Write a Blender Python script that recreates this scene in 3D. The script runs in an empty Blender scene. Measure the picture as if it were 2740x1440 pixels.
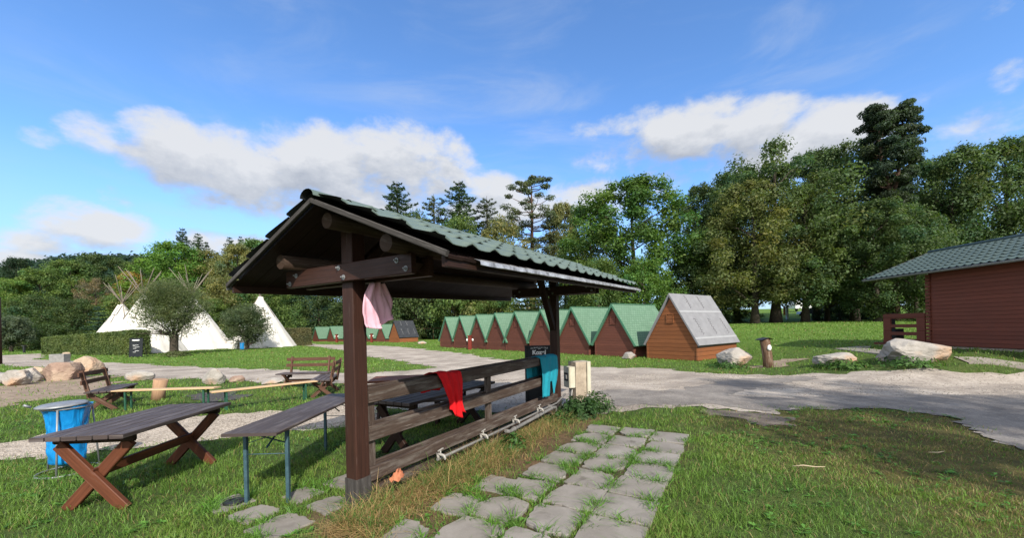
import bpy, bmesh, math, random
import numpy as np
from mathutils import Vector, Matrix, noise as mnoise
from mathutils.geometry import delaunay_2d_cdt
rnd = random.Random(7)
NP = np.random.default_rng(11)
D = bpy.data
sc = bpy.context.scene
COL = sc.collection
PI = math.pi
# ------------------------------------------------------------------ camera calibration
FOC, CX, HY, ROLL, EYE = 1050.0, 1370.0, 879.0, math.radians(1.3), 1.65
cr, sr = math.cos(ROLL), math.sin(ROLL)
def sstep(a, b, t):
    t = np.clip((np.asarray(t, dtype=float) - a) / (b - a), 0, 1)
    return t * t * (3 - 2 * t)
def T(x, y):
    x = np.asarray(x, dtype=float); y = np.asarray(y, dtype=float)
    m = sstep(9.0, 14.0, x - 0.2 * (y - 14))
    return m * (0.6 * sstep(9.3, 12.0, y) + 0.95 * sstep(16, 50, y) + 4.0 * sstep(56, 115, y)) + 0.0
def ray(px, py):
    dx, dy = px - CX, HY - py
    return (dx * cr + dy * sr) / FOC, (-dx * sr + dy * cr) / FOC     # per unit depth: x, z
def G(px, py):
    """photo point -> the ground point it shows"""
    u, v = ray(px, py)
    z = 0.0
    for _ in range(40):
        Z = min((EYE - z) / max(-v, 1e-4), 400)
        z = 0.5 * z + 0.5 * float(T(u * Z, Z))
    return u * Z, Z
def at(px, py, Z):
    u, v = ray(px, py)
    return Vector((u * Z, Z, EYE + v * Z))
# ------------------------------------------------------------------ object helpers
def tag(o, label=None, cat=None, group=None, kind=None):
    if label: o['label'] = label
    if cat: o['category'] = cat
    if group: o['group'] = group
    if kind: o['kind'] = kind
    return o
def thing(name, label, cat, loc=(0, 0, 0), rz=0.0, group=None):
    o = D.objects.new(name, None); COL.objects.link(o)
    o.empty_display_size = 0.2
    o.location = loc; o.rotation_euler = (0, 0, rz)
    return tag(o, label, cat, group)
def link(name, me, parent=None, mat=None):
    o = D.objects.new(name, me); COL.objects.link(o)
    if parent is not None: o.parent = parent
    if mat is not None:
        me.materials.clear()
        for m in (mat if isinstance(mat, (list, tuple)) else [mat]): me.materials.append(m)
    return o
def copy_tree(o, parent=None):
    c = o.copy(); COL.objects.link(c)
    if parent is not None: c.parent = parent
    for ch in list(o.children): copy_tree(ch, c)
    return c
class MB:
    def __init__(s): s.v = []; s.f = []; s.uv = []; s.mi = []; s.smooth = []
    def face(s, idx, uvs, m=0, sm=False):
        s.f.append(tuple(idx)); s.uv.extend(uvs); s.mi.append(m); s.smooth.append(sm)
    def quad(s, a, b, c, d, uvs=None, m=0, sm=False):
        i = len(s.v); s.v += [tuple(a), tuple(b), tuple(c), tuple(d)]
        if uvs is None:
            l = (Vector(b) - Vector(a)).length; w = (Vector(d) - Vector(a)).length
            uvs = [(0, 0), (l, 0), (l, w), (0, w)]
        s.face((i, i + 1, i + 2, i + 3), uvs, m, sm)
    def poly(s, pts, m=0):
        i = len(s.v); s.v += [tuple(p) for p in pts]
        p0 = Vector(pts[0]); ux = (Vector(pts[1]) - p0).normalized()
        n = Vector((0, 0, 0))
        for k in range(1, len(pts) - 1): n += (Vector(pts[k]) - p0).cross(Vector(pts[k + 1]) - p0)
        uy = n.normalized().cross(ux)
        s.face(range(i, i + len(pts)), [((Vector(p) - p0).dot(ux), (Vector(p) - p0).dot(uy)) for p in pts], m)
    def beam(s, p0, p1, w, h, up=(0, 0, 1), m=0, bev=0.004, off=(0, 0)):
        """rectangular bar from p0 to p1: w sideways, h along up, chamfered edges"""
        p0, p1 = Vector(p0), Vector(p1); d = (p1 - p0); L = d.length; d.normalize()
        up = Vector(up); sx = d.cross(up).normalized(); sy = sx.cross(d).normalized()
        b = min(bev, w * .3, h * .3); hw, hh = w / 2, h / 2
        prof = [(-hw + b, -hh), (hw - b, -hh), (hw, -hh + b), (hw, hh - b), (hw - b, hh), (-hw + b, hh), (-hw, hh - b), (-hw, -hh + b)]
        prof = [(x + off[0], y + off[1]) for x, y in prof]
        r0 = rnd.random() * 20; r1 = rnd.random() * 20
        i = len(s.v)
        for P in (p0, p1):
            for x, y in prof: s.v.append(tuple(P + sx * x + sy * y))
        acc = 0
        for k in range(8):
            k2 = (k + 1) % 8
            e = math.dist(prof[k], prof[k2])
            s.face((i + k, i + k2, i + 8 + k2, i + 8 + k), [(r0, r1 + acc), (r0, r1 + acc + e), (r0 + L, r1 + acc + e), (r0 + L, r1 + acc)], m)
            acc += e
        s.face([i + 7 - k for k in range(8)], [(r0 + prof[7 - k][0] * .2, r1 + prof[7 - k][1]) for k in range(8)], m)
        s.face([i + 8 + k for k in range(8)], [(r0 + prof[k][0] * .2, r1 + prof[k][1]) for k in range(8)], m)
        return s
    def box(s, c, size, m=0, bev=0.004):
        c = Vector(c); x, y, z = size
        if x >= y: return s.beam(c - Vector((x / 2, 0, 0)), c + Vector((x / 2, 0, 0)), y, z, m=m, bev=bev)
        return s.beam(c - Vector((0, y / 2, 0)), c + Vector((0, y / 2, 0)), x, z, m=m, bev=bev)
    def tube(s, pts, rad, n=10, m=0, caps=True, sm=True):
        pts = [Vector(p) for p in pts]
        if not isinstance(rad, (list, tuple)): rad = [rad] * len(pts)
        i = len(s.v); acc = 0; ref = None; r0 = rnd.random() * 10
        for k, p in enumerate(pts):
            d = (pts[min(k + 1, len(pts) - 1)] - pts[max(k - 1, 0)]).normalized()
            if ref is None:
                ref = d.orthogonal().normalized()
            ref = (ref - d * ref.dot(d)).normalized(); b = d.cross(ref)
            for j in range(n):
                a = 2 * PI * j / n
                s.v.append(tuple(p + (ref * math.cos(a) + b * math.sin(a)) * rad[k]))
        for k in range(len(pts) - 1):
            l = (pts[k + 1] - pts[k]).length; c = 2 * PI * max(rad)
            for j in range(n):
                j2 = (j + 1) % n; a = i + k * n; b = a + n
                s.face((a + j, a + j2, b + j2, b + j), [(r0 + acc, c * j / n), (r0 + acc, c * (j + 1) / n), (r0 + acc + l, c * (j + 1) / n), (r0 + acc + l, c * j / n)], m, sm)
            acc += l
        if caps:
            c0 = [i + n - 1 - j for j in range(n)]; c1 = [i + (len(pts) - 1) * n + j for j in range(n)]
            for cc in (c0, c1): s.face(cc, [(.1 * math.cos(2 * PI * j / n), .1 * math.sin(2 * PI * j / n)) for j in range(n)], m)
        return s
    def grid(s, P, UV=None, m=0, sm=True, closed=False):
        """P[row][col] of points"""
        i = len(s.v); R, C = len(P), len(P[0])
        for r in P: s.v += [tuple(p) for p in r]
        if UV is None: UV = [[tuple(p[:2]) for p in r] for r in P]
        for r in range(R - 1):
            for c in range(C if closed else C - 1):
                c2 = (c + 1) % C
                q = [(r, c), (r, c2), (r + 1, c2), (r + 1, c)]
                s.face([i + a * C + b for a, b in q], [UV[a][b] for a, b in q], m, sm)
        return s
    def mesh(s, name):
        me = D.meshes.new(name); me.from_pydata(s.v, [], s.f)
        me.uv_layers.new(name='UVMap').data.foreach_set('uv', [c for u in s.uv for c in u])
        me.polygons.foreach_set('material_index', s.mi); me.polygons.foreach_set('use_smooth', s.smooth)
        me.update(); return me
    def build(s, name, mat, parent=None): return link(name, s.mesh(name), parent, mat)
def quads_mesh(name, V, C, mat, smooth=False):
    """V (n,k,3) separate polygons, C (n,3) a colour each"""
    n, k = V.shape[:2]
    me = D.meshes.new(name)
    me.vertices.add(n * k); me.vertices.foreach_set('co', np.ascontiguousarray(V, dtype=np.float32).reshape(-1))
    me.loops.add(n * k); me.loops.foreach_set('vertex_index', np.arange(n * k, dtype=np.int32))
    me.polygons.add(n); me.polygons.foreach_set('loop_start', np.arange(0, n * k, k, dtype=np.int32))
    try: me.polygons.foreach_set('loop_total', np.full(n, k, dtype=np.int32))
    except Exception: pass
    if smooth: me.polygons.foreach_set('use_smooth', np.ones(n, dtype=bool))
    a = me.color_attributes.new('Col', 'FLOAT_COLOR', 'POINT')
    cc = np.ones((n, k, 4), dtype=np.float32); cc[:, :, :3] = C[:, None, :]
    a.data.foreach_set('color', cc.reshape(-1))
    me.update(calc_edges=True); me.materials.append(mat)
    return me
# value noise on arrays
def vnoise(x, y, seed=0):
    x = np.asarray(x, float); y = np.asarray(y, float)
    xi = np.floor(x).astype(np.int64); yi = np.floor(y).astype(np.int64); fx = x - xi; fy = y - yi
    fx = fx * fx * (3 - 2 * fx); fy = fy * fy * (3 - 2 * fy)
    def h(a, b):
        n = (a * 374761393 + b * 668265263 + seed * 1442695041) & 0x7fffffff
        n = ((n ^ (n >> 13)) * 1274126177) & 0x7fffffff
        return ((n ^ (n >> 16)) & 0xffff) / 65535.0
    return (h(xi, yi) * (1 - fx) + h(xi + 1, yi) * fx) * (1 - fy) + (h(xi, yi + 1) * (1 - fx) + h(xi + 1, yi + 1) * fx) * fy
def fbm(x, y, seed=0, o=4):
    s = 0; a = .5
    for k in range(o): s = s + a * vnoise(x * 2 ** k, y * 2 ** k, seed + k); a *= .5
    return s
def inpoly(x, y, poly):
    r = np.zeros(x.shape, bool); n = len(poly); j = n - 1
    for i in range(n):
        xi, yi = poly[i]; xj, yj = poly[j]
        c = ((yi > y) != (yj > y)) & (x < (xj - xi) * (y - yi) / (yj - yi + 1e-12) + xi)
        r ^= c; j = i
    return r
# ------------------------------------------------------------------ materials
class NT:
    def __init__(s, name):
        s.m = D.materials.new(name); s.m.use_nodes = True; s.t = s.m.node_tree; s.t.nodes.clear()
        s.out = s.n('ShaderNodeOutputMaterial'); s.b = s.n('ShaderNodeBsdfPrincipled')
        s.l(s.b.outputs[0], s.out.inputs[0])
    def n(s, k, **kw):
        o = s.t.nodes.new(k)
        for a, b in kw.items(): setattr(o, a, b)
        return o
    def l(s, a, b): s.t.links.new(a, b)
    def set(s, i, v):
        if hasattr(v, 'is_output'): s.l(v, i)
        else: i.default_value = v
    def coord(s, kind='Object', scale=(1, 1, 1)):
        c = s.n('ShaderNodeTexCoord'); mp = s.n('ShaderNodeMapping'); mp.inputs['Scale'].default_value = scale
        s.l(c.outputs[kind], mp.inputs[0]); return mp.outputs[0]
    def noise(s, vec, scale=5, detail=6, rough=.6, dist=0):
        o = s.n('ShaderNodeTexNoise'); s.l(vec, o.inputs['Vector'])
        o.inputs['Scale'].default_value = scale; o.inputs['Detail'].default_value = detail
        o.inputs['Roughness'].default_value = rough; o.inputs['Distortion'].default_value = dist
        return o.outputs['Fac']
    def ramp(s, fac, stops):
        o = s.n('ShaderNodeValToRGB'); s.l(fac, o.inputs[0]); e = o.color_ramp.elements
        while len(e) < len(stops): e.new(.5)
        for k, (p, c) in enumerate(stops):
            e[k].position = p; e[k].color = (*c, 1) if len(c) == 3 else c
        return o.outputs[0]
    def gray(s, fac, a, b): return s.ramp(fac, [(a, (0, 0, 0)), (b, (1, 1, 1))])
    def mix(s, f, a, b, mode='MIX'):
        o = s.n('ShaderNodeMix', data_type='RGBA', blend_type=mode)
        s.set(o.inputs[0], f)
        for i, v in ((6, a), (7, b)):
            if hasattr(v, 'is_output'): s.l(v, o.inputs[i])
            else: o.inputs[i].default_value = (*v, 1) if len(v) == 3 else v
        return o.outputs[2]
    def math(s, op, a, b=0.0, c=None):
        o = s.n('ShaderNodeMath', operation=op); s.set(o.inputs[0], a); s.set(o.inputs[1], b)
        if c is not None: s.set(o.inputs[2], c)
        return o.outputs[0]
    def bump(s, h, strength=.3, dist=.01):
        o = s.n('ShaderNodeBump'); o.inputs['Strength'].default_value = strength; o.inputs['Distance'].default_value = dist
        s.l(h, o.inputs['Height']); s.l(o.outputs[0], s.b.inputs['Normal'])
    def done(s, col, rough=.7, spec=.4, metal=0):
        s.set(s.b.inputs['Base Color'], col if hasattr(col, 'is_output') else (*col, 1))
        s.set(s.b.inputs['Roughness'], rough); s.b.inputs['Specular IOR Level'].default_value = spec
        s.b.inputs['Metallic'].default_value = metal
        return s.m
def wood(name, base, dark, grey=None, greyamt=.3, rough=.55, grain=40, spec=.16):
    k = NT(name); uv = k.coord('UV', (1.2, grain, 1)); ob = k.coord('Object')
    g = k.noise(uv, 1.6, 6, .65, .6)
    c = k.mix(k.gray(g, .32, .68), dark, base)
    big = k.noise(ob, 2.3, 5, .6)
    c = k.mix(k.math('MULTIPLY', k.gray(big, .35, .7), .45), c, tuple(v * .62 for v in base))
    if grey is not None:
        w = k.noise(k.coord('UV', (.9, 7, 1)), 2.2, 8, .72)
        c = k.mix(k.math('MULTIPLY', k.gray(w, .66 - greyamt * .5, .80 - greyamt * .3), .75), c, grey)
        sc_ = k.noise(k.coord('UV', (2.5, 60, 1)), 1.2, 2, .5)
        c = k.mix(k.math('MULTIPLY', k.gray(sc_, .70, .76), .5), c, tuple(min(1, v * 1.9) for v in grey))
    k.bump(g, .35, .004)
    return k.done(c, k.math('MULTIPLY_ADD', big, .3, rough - .12), spec)
def speck(name, stops, scale, rough=.8, bumpn=(.4, .01), scale2=None, spec=.3, coord='Object', metal=0, detail=8):
    k = NT(name); o = k.coord(coord); f = k.noise(o, scale, detail, .65)
    c = k.ramp(f, stops)
    if scale2:
        g = k.noise(o, scale2, 4, .6)
        c = k.mix(k.math('MULTIPLY', k.gray(g, .4, .7), .4), c, tuple(v * .6 for v in stops[0][1]))
    if bumpn: k.bump(f, *bumpn)
    return k.done(c, rough, spec, metal)
def leafmat(name, trans=.42, obcol=True, rough=.55, spec=.25):
    k = NT(name); a = k.n('ShaderNodeAttribute', attribute_name='Col'); c = a.outputs['Color']
    if obcol:
        oi = k.n('ShaderNodeObjectInfo'); c = k.mix(1.0, c, oi.outputs['Color'], 'MULTIPLY')
    k.done(c, rough, spec)
    t = k.n('ShaderNodeBsdfTranslucent'); k.l(k.mix(1.0, c, (1.15, 1.25, .6), 'MULTIPLY'), t.inputs[0])
    mx = k.n('ShaderNodeMixShader'); mx.inputs[0].default_value = trans
    k.l(k.b.outputs[0], mx.inputs[1]); k.l(t.outputs[0], mx.inputs[2]); k.l(mx.outputs[0], k.out.inputs[0])
    return k.m
M = {}
M['leaf'] = leafmat('foliage')
M['grass'] = leafmat('grass_blades', .3, False, .5, .3)
M['bark'] = speck('bark', [(.3, (.022, .017, .012)), (.7, (.085, .068, .05))], 9, .95, (.8, .03))
M['bark_grey'] = speck('grey_bark', [(.3, (.05, .042, .033)), (.7, (.15, .13, .105))], 7, .95, (.8, .03))
M['wood_dark'] = wood('dark_stained_wood', (.040, .019, .013), (.016, .009, .007), (.10, .085, .075), .10, .5)
M['wood_post'] = wood('red_brown_stained_wood', (.058, .026, .018), (.026, .013, .010), (.13, .105, .09), .12, .42)
M['wood_rail'] = wood('weathered_rail_wood', (.085, .058, .044), (.036, .025, .020), (.20, .175, .15), .36, .65)
M['wood_table'] = wood('weathered_table_top', (.085, .064, .058), (.042, .032, .030), (.19, .165, .155), .34, .5)
M['wood_leg'] = wood('red_stained_legs', (.145, .050, .025), (.072, .026, .014), (.15, .10, .075), .08, .5)
M['wood_bench'] = wood('brown_bench_wood', (.13, .065, .040), (.060, .030, .02), (.19, .15, .12), .22, .6)
M['wood_pale'] = wood('pale_bench_plank', (.62, .43, .24), (.45, .29, .15), (.5, .40, .3), .15, .5)
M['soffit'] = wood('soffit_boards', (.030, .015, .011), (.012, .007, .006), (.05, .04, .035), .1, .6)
M['log_end'] = wood('purlin_log', (.075, .045, .03), (.03, .018, .013), (.14, .115, .095), .25, .7)
M['grey_board'] = wood('grey_weathered_board', (.07, .062, .056), (.03, .027, .025), (.15, .14, .13), .3, .9)
def tilemat(name, base, rough):
    k = NT(name); o = k.coord('Object'); f = k.noise(o, 1.4, 6, .6); f2 = k.noise(o, 30, 3, .6); ge = k.n('ShaderNodeNewGeometry')
    c = k.mix(k.gray(f, .3, .75), tuple(v * .85 for v in base), tuple(v * 1.12 for v in base))
    c = k.mix(k.math('MULTIPLY', k.gray(f2, .6, .8), .2), c, (.16, .2, .17))
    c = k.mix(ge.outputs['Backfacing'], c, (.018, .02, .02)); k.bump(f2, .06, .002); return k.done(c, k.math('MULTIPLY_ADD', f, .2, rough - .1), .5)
M['tile'] = tilemat('green_metal_tile', (.105, .138, .112), .52)
M['tile_dark'] = tilemat('dark_green_metal_tile', (.055, .078, .064), .5)
M['steel'] = speck('galvanised_steel', [(.3, (.18, .187, .19)), (.7, (.30, .308, .312))], 12, .5, (.1, .003), metal=.35)
M['flash'] = speck('aluminium_flashing', [(.35, (.15, .145, .14)), (.5, (.36, .36, .37)), (.65, (.52, .53, .54))], 9, .4, (.25, .006), metal=.35)
M['pipe'] = speck('grey_pipe', [(.3, (.11, .105, .098)), (.7, (.21, .20, .185))], 14, .6, (.2, .003))
M['white_plastic'] = speck('off_white_plastic', [(.3, (.25, .235, .21)), (.7, (.40, .38, .34))], 5, .5, (.05, .002))
M['cream'] = speck('cream_plastic', [(.3, (.44, .40, .30)), (.7, (.58, .54, .42))], 4, .5, (.1, .003))
M['concrete'] = speck('rough_concrete', [(.25, (.16, .13, .10)), (.5, (.36, .29, .215)), (.75, (.52, .44, .34))], 5, .9, (.5, .012))
k = NT('paving_slab_stone'); o_ = k.coord('Object'); f_ = k.noise(o_, 2.6, 9, .68); g_ = k.noise(o_, 3.4, 4, .6, .5); h_ = k.noise(o_, 60, 3, .7); ge_ = k.n('ShaderNodeNewGeometry')
c_ = k.ramp(f_, [(.25, (.15, .134, .118)), (.5, (.235, .213, .190)), (.75, (.31, .284, .256))]); c_ = k.mix(k.math('MULTIPLY', ge_.outputs['Random Per Island'], .38), c_, (.17, .15, .125)); c_ = k.mix(k.math('MULTIPLY', k.gray(g_, .60, .72), .6), c_, (.075, .066, .052)); c_ = k.mix(k.math('MULTIPLY', k.gray(h_, .62, .72), .35), c_, (.42, .39, .34))
k.bump(k.math('ADD', f_, k.math('MULTIPLY', h_, .3)), .4, .01); M['slab'] = k.done(c_, .9, .2)
M['slab_plain'] = speck('paving_slab', [(.25, (.175, .150, .122)), (.5, (.265, .232, .195)), (.75, (.345, .305, .258))], 2.6, .85, (.25, .006), scale2=1.1)
M['green_metal'] = speck('green_painted_metal', [(.3, (.012, .055, .032)), (.7, (.03, .10, .06))], 14, .45, (.1, .002))
M['teal_metal'] = speck('worn_blue_green_metal', [(.3, (.022, .055, .07)), (.7, (.06, .11, .13))], 16, .5, (.15, .002))
M['black'] = speck('black_board', [(.3, (.008, .010, .012)), (.7, (.02, .023, .026))], 6, .5, (.05, .002))
M['dark_metal'] = speck('dark_metal', [(.3, (.012, .012, .013)), (.7, (.035, .035, .037))], 8, .5, (.1, .002))
k = NT('blue_plastic_bag'); o_ = k.coord('Object', (1, 1, .45)); f_ = k.noise(o_, 9, 4, .6, 1.2)
k.bump(f_, .8, .02); M['bag'] = k.done(k.mix(k.gray(f_, .3, .7), (.004, .15, .42), (.012, .29, .66)), .28, .5)
def cloth(name, col, sheer=1.0):
    k = NT(name); uv = k.coord('UV', (1, 1, 1)); f = k.noise(uv, 7, 4, .6, .8); w = k.noise(k.coord('UV', (1, 1, 1)), 260, 1, .5)
    k.bump(k.math('ADD', f, k.math('MULTIPLY', w, .05)), .5, .02)
    return k.done(k.mix(k.gray(f, .25, .75), tuple(v * .85 for v in col), col), .8, .25)
M['red'] = cloth('red_cloth', (.60, .006, .010)); M['pink'] = cloth('pink_cloth', (.74, .42, .50)); M['teal'] = cloth('teal_cloth', (.012, .25, .32))
M['orange'] = cloth('orange_rag', (.46, .165, .085))
def rock(name, a, b, c3):
    k = NT(name); o = k.coord('Object'); f = k.noise(o, 2.2, 9, .68, .4); g = k.noise(o, 1.1, 3, .5); h = k.noise(o, 11, 6, .7)
    c = k.mix(k.gray(f, .3, .7), a, b); c = k.mix(k.math('MULTIPLY', k.gray(g, .5, .66), .8), c, c3)
    c = k.mix(k.math('MULTIPLY', k.gray(h, .62, .75), .35), c, (.05, .048, .042))
    k.bump(k.math('ADD', f, k.math('MULTIPLY', h, .4)), .7, .06); return k.done(c, .9, .25)
M['rock_w'] = rock('pale_boulder', (.22, .20, .172), (.41, .375, .33), (.38, .22, .115))
M['rock_o'] = rock('tan_boulder', (.30, .215, .145), (.48, .37, .265), (.36, .19, .10))
M['rock_b'] = rock('brown_boulder', (.20, .135, .10), (.34, .23, .17), (.42, .32, .23))
M['rock_g'] = rock('grey_boulder', (.20, .185, .165), (.36, .33, .30), (.30, .24, .18))
def siding(name, a, b, pitch, line, spec=.25):
    k = NT(name); tc = k.n('ShaderNodeTexCoord'); sep = k.n('ShaderNodeSeparateXYZ'); k.l(tc.outputs['Object'], sep.inputs[0])
    q = k.math('MULTIPLY', sep.outputs[2], 1 / pitch); fr = k.math('FRACT', q); row = k.math('FLOOR', q)
    ln = k.ramp(fr, [(0, (0, 0, 0)), (.05, (0, 0, 0)), (.10, (1, 1, 1)), (.97, (1, 1, 1)), (1, (0, 0, 0))])
    cmb = k.n('ShaderNodeCombineXYZ'); k.l(k.math('ADD', sep.outputs[0], sep.outputs[1]), cmb.inputs[0]); k.l(k.math('MULTIPLY', row, 3.7), cmb.inputs[1]); k.l(k.math('MULTIPLY', sep.outputs[2], 22), cmb.inputs[2])
    g = k.noise(cmb.outputs[0], 1.7, 6, .65); wn = k.n('ShaderNodeTexWhiteNoise', noise_dimensions='1D'); k.l(row, wn.inputs['W'])
    c = k.mix(k.gray(g, .3, .7), a, b); c = k.mix(k.math('MULTIPLY', wn.outputs[0], .3), c, tuple(v * .55 for v in a))
    v = k.n('ShaderNodeTexVoronoi'); k.l(cmb.outputs[0], v.inputs['Vector']); v.inputs['Scale'].default_value = 2.2
    c = k.mix(k.math('MULTIPLY', k.ramp(v.outputs['Distance'], [(.0, (1, 1, 1)), (.10, (0, 0, 0))]), .55), c, tuple(x * .3 for x in a))
    wt = k.noise(k.coord('Object'), 1.3, 7, .7)
    c = k.mix(k.math('MULTIPLY', k.gray(wt, .45, .75), .35), c, tuple(x * .6 + .02 for x in a))
    oi_ = k.n('ShaderNodeObjectInfo'); c = k.mix(k.math('MULTIPLY', oi_.outputs['Random'], .35), c, tuple(x * .55 for x in a)); c = k.mix(ln, tuple(x * line for x in a), c)
    k.bump(ln, .8, .012); return k.done(c, .7, spec)
M['hut_brown'] = siding('brown_hut_boards', (.130, .043, .029), (.185, .066, .042), .14, .75)
M['hut_orange'] = siding('orange_hut_boards', (.21, .072, .026), (.32, .118, .042), .19, .45)
M['cabin_wall'] = siding('cabin_boards', (.150, .045, .027), (.195, .060, .037), .13, .65)
M['cabin_rail'] = siding('cabin_railing_boards', (.150, .045, .027), (.195, .060, .037), .5, .8)
def shingle(name, a, b, c3):
    k = NT(name); uv = k.coord('UV'); br = k.n('ShaderNodeTexBrick'); k.l(uv, br.inputs['Vector'])
    br.inputs['Scale'].default_value = 1.0; br.inputs['Brick Width'].default_value = .2; br.inputs['Row Height'].default_value = .145; br.inputs['Mortar Size'].default_value = .012
    br.inputs['Color1'].default_value = (*a, 1); br.inputs['Color2'].default_value = (*b, 1); br.inputs['Mortar'].default_value = (*c3, 1)
    f = k.noise(uv, 1.1, 6, .6); g = k.noise(uv, 45, 3, .6)
    c = k.mix(k.math('MULTIPLY', k.gray(f, .4, .7), .45), br.outputs['Color'], tuple(v * .7 for v in a)); c = k.mix(k.math('MULTIPLY', k.gray(g, .4, .7), .3), c, tuple(v * .5 for v in a))
    oi_ = k.n('ShaderNodeObjectInfo'); c = k.mix(k.math('MULTIPLY', oi_.outputs['Random'], .28), c, tuple(v * .62 for v in b)); k.bump(br.outputs['Fac'], -.5, .01); return k.done(c, .85, .2)
M['shingle'] = shingle('green_shingles', (.115, .205, .130), (.15, .245, .165), (.06, .12, .075))
M['trim_green'] = speck('green_roof_edge', [(.3, (.05, .15, .085)), (.7, (.08, .20, .12))], 6, .6, (.1, .003))
def felt(name, a, b):
    k = NT(name); uv = k.coord('UV'); f = k.noise(uv, 2.4, 7, .65); g = k.noise(uv, 60, 2, .6)
    c = k.mix(k.gray(f, .3, .7), a, b); c = k.mix(k.math('MULTIPLY', g, .25), c, tuple(v * .6 for v in a)); k.bump(f, .25, .02)
    return k.done(c, .85, .15)
M['felt'] = felt('grey_roofing_felt', (.185, .183, .188), (.25, .248, .252)); M['felt_dark'] = felt('dark_roofing_felt', (.028, .03, .034), (.05, .053, .06))
M['felt_seam'] = felt('pale_felt_seam', (.27, .27, .272), (.33, .33, .332))
M['felt_print'] = speck('felt_print', [(.3, (.06, .06, .065)), (.7, (.12, .12, .13))], 9, .7, None)
k = NT('tipi_canvas'); o_ = k.coord('Object'); f_ = k.noise(k.coord('Object', (1, 1, .35)), 2.2, 6, .6, .6); g_ = k.noise(o_, 1.0, 4, .6)
k.bump(f_, .5, .08); M['canvas'] = k.done(k.mix(k.math('MULTIPLY', k.gray(g_, .45, .75), .6), (.59, .56, .50), (.49, .45, .385)), .85, .2)
M['pole'] = wood('tipi_pole', (.24, .20, .155), (.15, .125, .10), (.30, .27, .23), .3, .8)
M['white'] = speck('white_paint', [(.3, (.70, .70, .68)), (.7, (.80, .80, .78))], 4, .5, None)
M['glass'] = speck('dark_glass', [(.3, (.01, .012, .014)), (.7, (.03, .034, .038))], 2, .1, None, spec=.6)
M['red_post'] = wood('red_post', (.20, .035, .022), (.11, .02, .014), None, 0, .5)
M['lamp_white'] = speck('lamp_globe', [(.3, (.75, .74, .70)), (.7, (.85, .84, .8))], 4, .3, None)
M['tyre'] = speck('tyre', [(.3, (.012, .012, .012)), (.7, (.03, .03, .03))], 9, .9, None)
M['carpaint'] = speck('dark_car_paint', [(.3, (.02, .024, .03)), (.7, (.03, .034, .04))], 3, .25, None, spec=.6)
M['orange_paint'] = speck('orange_paint', [(.3, (.6, .16, .02)), (.7, (.75, .22, .03))], 3, .5, None)
M['straw'] = wood('dry_stick', (.55, .45, .30), (.35, .27, .17), None, 0, .8)
# ------------------------------------------------------------------ the pavilion frame: origin, length axis e1, left axis e2n
PAV = Vector((-1.467, 3.663, 0)); PAV_RZ = math.atan2(.865, .502)
def pav(x, y, z=0):                       # pavilion-local -> world
    c, s = math.cos(PAV_RZ), math.sin(PAV_RZ)
    return Vector((PAV.x + x * c - y * s, PAV.y + x * s + y * c, z))
def to_pav(x, y):
    c, s = math.cos(PAV_RZ), math.sin(PAV_RZ); dx = x - PAV.x; dy = y - PAV.y
    return dx * c + dy * s, -dx * s + dy * c
# ------------------------------------------------------------------ outlines on the ground, read off the photo
def outline(px): return [G(*p) for p in px]
ROAD = outline([(3400, 985), (2740, 990), (2560, 986), (2400, 985), (2250, 998), (2100, 1004), (1990, 1003), (1860, 999), (1812, 989), (1674, 986), (1562, 982), (1409, 969),
                (1358, 963), (1276, 953), (1222, 946), (1130, 935), (1060, 928), (989, 925), (850, 922), (700, 915.5), (690, 919), (830, 926), (905, 936), (989, 957), (1080, 968), (1150, 985), (1100, 992), (989, 1001),
                (919, 1000), (700, 990), (399, 978), (250, 969), (222, 966), (150, 968), (100, 962), (131, 946), (0, 952), (-500, 960), (-700, 1010), (0, 977), (110, 985), (239, 1000), (399, 1016), (678, 1021), (919, 1032), (1010, 1052), (1000, 1100),
                (1160, 1094), (1330, 1106), (1480, 1112), (1615, 1099), (1760, 1093), (1861, 1090), (1960, 1102), (2060, 1106), (2150, 1099), (2366, 1102), (2535, 1120), (2607, 1159), (2740, 1202), (3300, 1330)])
GRAVEL = outline([(-500, 1180), (0, 1188), (130, 1166), (247, 1143), (400, 1128), (578, 1115), (760, 1100), (920, 1085), (1005, 1080), (1000, 1122), (919, 1146), (760, 1160), (598, 1171), (480, 1184), (359, 1197), (219, 1214), (120, 1226), (0, 1230), (-500, 1242)])
DIRT = outline([(-500, 1040), (0, 1036), (120, 1012), (190, 1003), (290, 1010), (300, 1030), (262, 1052), (180, 1062), (80, 1076), (0, 1096), (-500, 1120)])
DIRT2 = outline([(2000, 982), (2090, 958), (2170, 962), (2130, 972), (2100, 984), (2020, 990)])
MUD = outline([(1865, 1092), (1900, 1112), (1985, 1124), (2050, 1146), (2125, 1142), (2120, 1120), (2060, 1108), (1960, 1100)])
FIRE = outline([(500, 1070), (540, 1054), (620, 1048), (680, 1058), (640, 1072), (560, 1078)])
def wobble(poly, amp, step, seed, freq=1.3):
    out = []
    n = len(poly)
    for i in range(n):
        a = Vector((*poly[i], 0)); b = Vector((*poly[(i + 1) % n], 0)); L = (b - a).length
        dist = max(1.0, (a + b).length / 2 / 9)
        m = max(1, int(L / (step * dist)))
        nrm = Vector((-(b - a).y, (b - a).x, 0)); nrm = nrm.normalized() if nrm.length > 1e-6 else nrm
        for k in range(m):
            p = a.lerp(b, k / m)
            d = (float(fbm(p.x * freq + 31, p.y * freq + 17, seed, 4)) - .47) * amp * min(dist, 2.2) + (float(fbm(p.x * 4.5 + 3, p.y * 4.5, seed + 9, 4)) - .47) * amp * .75
            p = p + nrm * d; out.append((p.x, p.y))
    return out
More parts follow.
